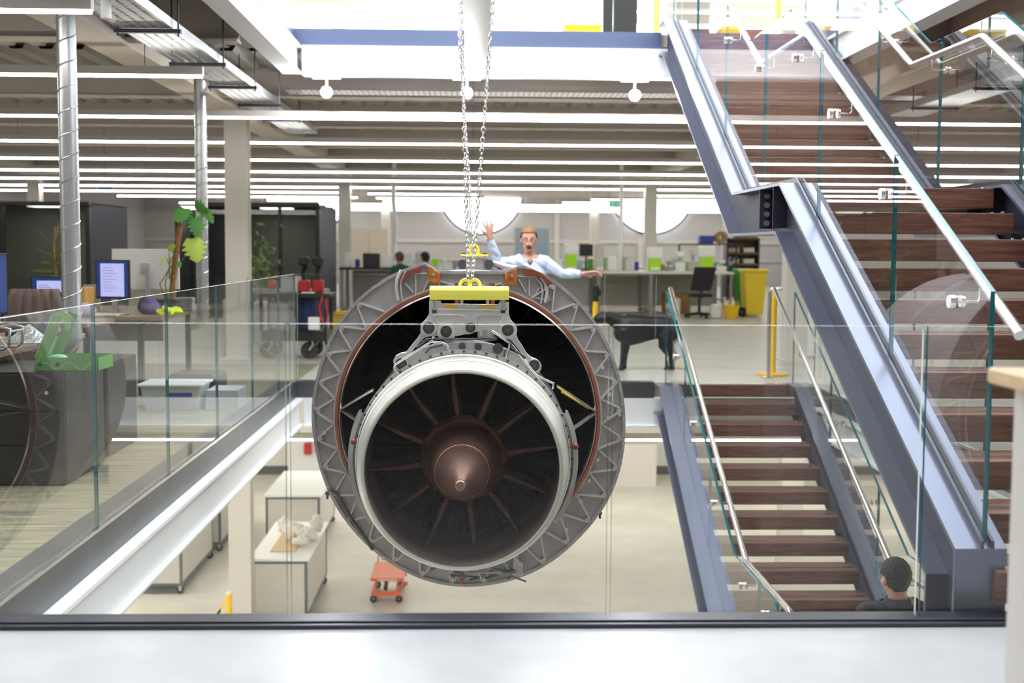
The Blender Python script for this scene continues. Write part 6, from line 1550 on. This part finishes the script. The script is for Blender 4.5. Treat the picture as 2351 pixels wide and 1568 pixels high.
# ---- waving man behind the far glass
YM = 13.15
def q_(px, py, dy=0): return tuple(PY(px, py, YM + dy))
J = dict(pelvis=q_(1222, 690), chest=q_(1218, 632), neck=q_(1216, 594), head=q_(1214, 550, -.02),
         sR=q_(1181, 603), eR=q_(1143, 603, -.12), wR=q_(1124, 545, -.22), hR=(-.05, -.1, 1), nR=(.25, -1, 0),
         sL=q_(1254, 604), eL=q_(1291, 628, -.06), wL=q_(1338, 629, -.12), hL=(1, -.1, .12), nL=(0, -.4, -1),
         hipL=(q_(1238, 0)[0], YM, .84), hipR=(q_(1205, 0)[0], YM, .84), knL=(q_(1245, 0)[0], YM - .05, .45), knR=(q_(1200, 0)[0], YM - .05, .45),
         anL=(q_(1246, 0)[0], YM + .03, .085), anR=(q_(1196, 0)[0], YM + .03, .085), look=(0, -1, -.02))
J['pelvis'] = (J['pelvis'][0], YM, .90)
m1 = person('man in a pale blue shirt with ginger moustache, shouting and waving behind the engine', (J['pelvis'][0], YM, 0), J, (0, -1, 0),
       dict(shirt='shirt_blue', trousers='trousers_dark', hair='hair_ginger', moustache=True, mouth=True, glasses=True, jaw=.030, hh=.132, hw=.080, voxel=.0075, spreadR=.55, curlR=.08, curlL=.35, spreadL=.25, hand=1.25, collar='shirt_blue', hairt=.014, hairline=.072, k=.93))
# ---- man on the lower stairs, seen from behind
YS = 7.08
def s_(px, py, dy=0): return PY(px, py, YS + dy)
hd = s_(2057, 1327); zf = -2.08
cx = hd.x
J = dict(pelvis=(cx + .04, YS, zf + .93), chest=(cx + .03, YS, zf + 1.30), neck=(cx + .012, YS - .01, hd.z - .145), head=tuple(hd),
         sL=(cx - .17, YS, hd.z - .225), sR=(cx + .205, YS, hd.z - .225), eL=(cx - .21, YS + .02, hd.z - .54), eR=(cx + .26, YS + .02, hd.z - .54), wL=(cx - .19, YS + .14, hd.z - .76), wR=(cx + .27, YS + .12, hd.z - .77),
         hL=(.05, .5, -1), hR=(-.05, .4, -1), nL=(.6, .4, .1), nR=(-.6, .4, .1), hipL=(cx - .06, YS, zf + .88), hipR=(cx + .13, YS, zf + .88), knL=(cx - .07, YS + .06, zf + .50), knR=(cx + .13, YS + .03, zf + .48), anL=(cx - .07, YS + .0, zf + .085), anR=(cx + .14, YS + .0, zf + .085), look=(-.22, 1, -.05))
m2 = person('man with short dark hair and a dark shirt, seen from behind on the lower stairs', (cx, YS, zf), J, (0, 1, 0),
       dict(shirt='shirt_black', trousers='trousers_dark', hair='hair_dark', hw=.079, hh=.122, voxel=.008, collar='shirt_black', hairt=.008, nape=-.062, hairline=.05))
# ---- two seated people at the left bench
def seated(px, py, Y, shirt_, hair_, label, look, lean):
    h = PY(px, py, Y); x = h.x; z0 = h.z - .15
    st = thing('stool', 'round stool under the ' + ('brown haired person in green' if 'brown' in label else 'dark haired person in the pale top'), 'stool', (x + .05, Y + .02, 0))
    MB().lathe([(.001, .40), (.13, .40), (.14, .42), (.13, .44), (.001, .44)], (x + .05, Y + .02, 0), 20).build('seat', 'black_plastic', st)
    MB().cyl((x + .05, Y + .02, .02), (x + .05, Y + .02, .40), .03, n=12).cyl((x + .05, Y + .02, 0), (x + .05, Y + .02, .02), .2, n=20).build('stem', 'steel_dark', st)
    f = V(look * .6, .8, 0).normalized(); sd = f.cross(V(0, 0, 1))
    P = V(x + .05, Y + .02, .60)
    J = dict(pelvis=tuple(P), chest=tuple(P * .35 + V(x, Y, z0) * .65 - V(0, 0, .05)), neck=(x + .01, Y, z0 + .03), head=(h.x, Y, h.z), look=tuple(f))
    sc = V(x + .02, Y, z0 - .08)
    for S, k in (('L', -1), ('R', 1)):
        s0 = sc + sd * k * .16; J['s' + S] = tuple(s0); e0 = s0 + V(0, 0, -.25) + f * .10 + sd * k * .04; J['e' + S] = tuple(e0); w0 = e0 + f * .22 + V(0, 0, .03) - sd * k * .05; J['w' + S] = tuple(w0)
        J['h' + S] = tuple(f); J['n' + S] = (0, 0, -1); hp = P + sd * k * .09; J['hip' + S] = tuple(hp); kn = hp + f * .40 + V(0, 0, .0); J['kn' + S] = tuple(kn); J['an' + S] = tuple(kn - f * .03 + V(0, 0, -.47))
    return person(label, (x, Y, 0), J, f, dict(shirt=shirt_, trousers='trousers_dark', hair=hair_, voxel=.012, foot=f, hairt=.016, nape=-.075))
seated(917, 592, 24.9, 'jumper_green', 'hair_brown', 'brown haired person in a dark green jumper seated at the left bench', -.9, 0)
seated(976, 592, 25.1, 'jumper_grey', 'hair_dark', 'dark haired person in a pale top seated right of the green jumper', -.8, 0)
# ---- black dog
YD = 13.95
def d_(px, z, dy=0): p = PY(px, 700, YD + dy); return V(p.x, YD + dy, z)
mb = MB(); sd = (0, 1, 0)
etube(mb, [d_(1425, .47), d_(1440, .455), d_(1468, .47), d_(1500, .485), d_(1525, .49), d_(1545, .485)], [(.09, .14), (.12, .185), (.115, .165), (.105, .135), (.11, .13), (.095, .11)], sd, 20)
etube(mb, [d_(1436, .50), d_(1415, .56), d_(1398, .60), d_(1388, .60)], [(.085, .115), (.065, .085), (.058, .072), (.055, .06)], sd, 16)
# head, turned down to the left
etube(mb, [d_(1394, .60), d_(1382, .595), d_(1372, .58)], [(.062, .062), (.068, .066), (.055, .052)], sd, 16)
etube(mb, [d_(1376, .575), d_(1366, .555), d_(1357, .54)], [(.038, .042), (.032, .034), (.026, .028)], sd, 14)
for k in (-1, 1):
    etube(mb, [d_(1390, .63, k * .05), d_(1391, .60, k * .075), d_(1389, .555, k * .08)], [(.012, .02), (.012, .032), (.010, .02)], sd, 10)   # ears
    o_ = .07 * k; fx = 3 * k
    # fore leg: shoulder, elbow, wrist, paw
    etube(mb, [d_(1440 + fx, .46, o_), d_(1443 + fx, .36, o_), d_(1437 + fx, .29, o_), d_(1434 + fx, .16, o_), d_(1432 + fx, .05, o_)], [(.045, .08), (.04, .062), (.033, .042), (.026, .028), (.025, .026)], sd, 14)
    etube(mb, [d_(1434 + fx, .03, o_), d_(1427 + fx, .024, o_)], [(.032, .028), (.032, .022)], (0, 1, 0), 12)
    # hind leg: hip, stifle (forward), hock (back), paw
    hx = 5 * k
    etube(mb, [d_(1545 + hx, .46, o_), d_(1536 + hx, .36, o_), d_(1531 + hx, .28, o_), d_(1541 + hx, .20, o_), d_(1548 + hx, .16, o_), d_(1543 + hx, .09, o_), d_(1541 + hx, .045, o_)], [(.06, .11), (.058, .10), (.045, .066), (.032, .040), (.025, .030), (.023, .026), (.024, .026)], sd, 14)
    etube(mb, [d_(1543 + hx, .028, o_), d_(1534 + hx, .024, o_)], [(.031, .028), (.031, .022)], (0, 1, 0), 12)
etube(mb, [d_(1552, .53), d_(1561, .48), d_(1564, .38), d_(1562, .30)], [(.026, .026), (.024, .024), (.019, .019), (.013, .013)], sd, 10)
me = organic(mb, .009, 6, .5)
dg_ = thing('dog', 'black short haired dog standing on the floor behind the far glass, facing left', 'dog', tuple(d_(1480, 0)))
from_mesh(me, 'body', 'dog_black', dg_)
for k in (-1, 1): MB().sphere(tuple(d_(1377, .605, k * .048)), .009, 8).build('eye', 'rust_strap', dg_)
MB().sphere(tuple(d_(1353, .55)), .014, 10).build('nose', 'rubber', dg_)
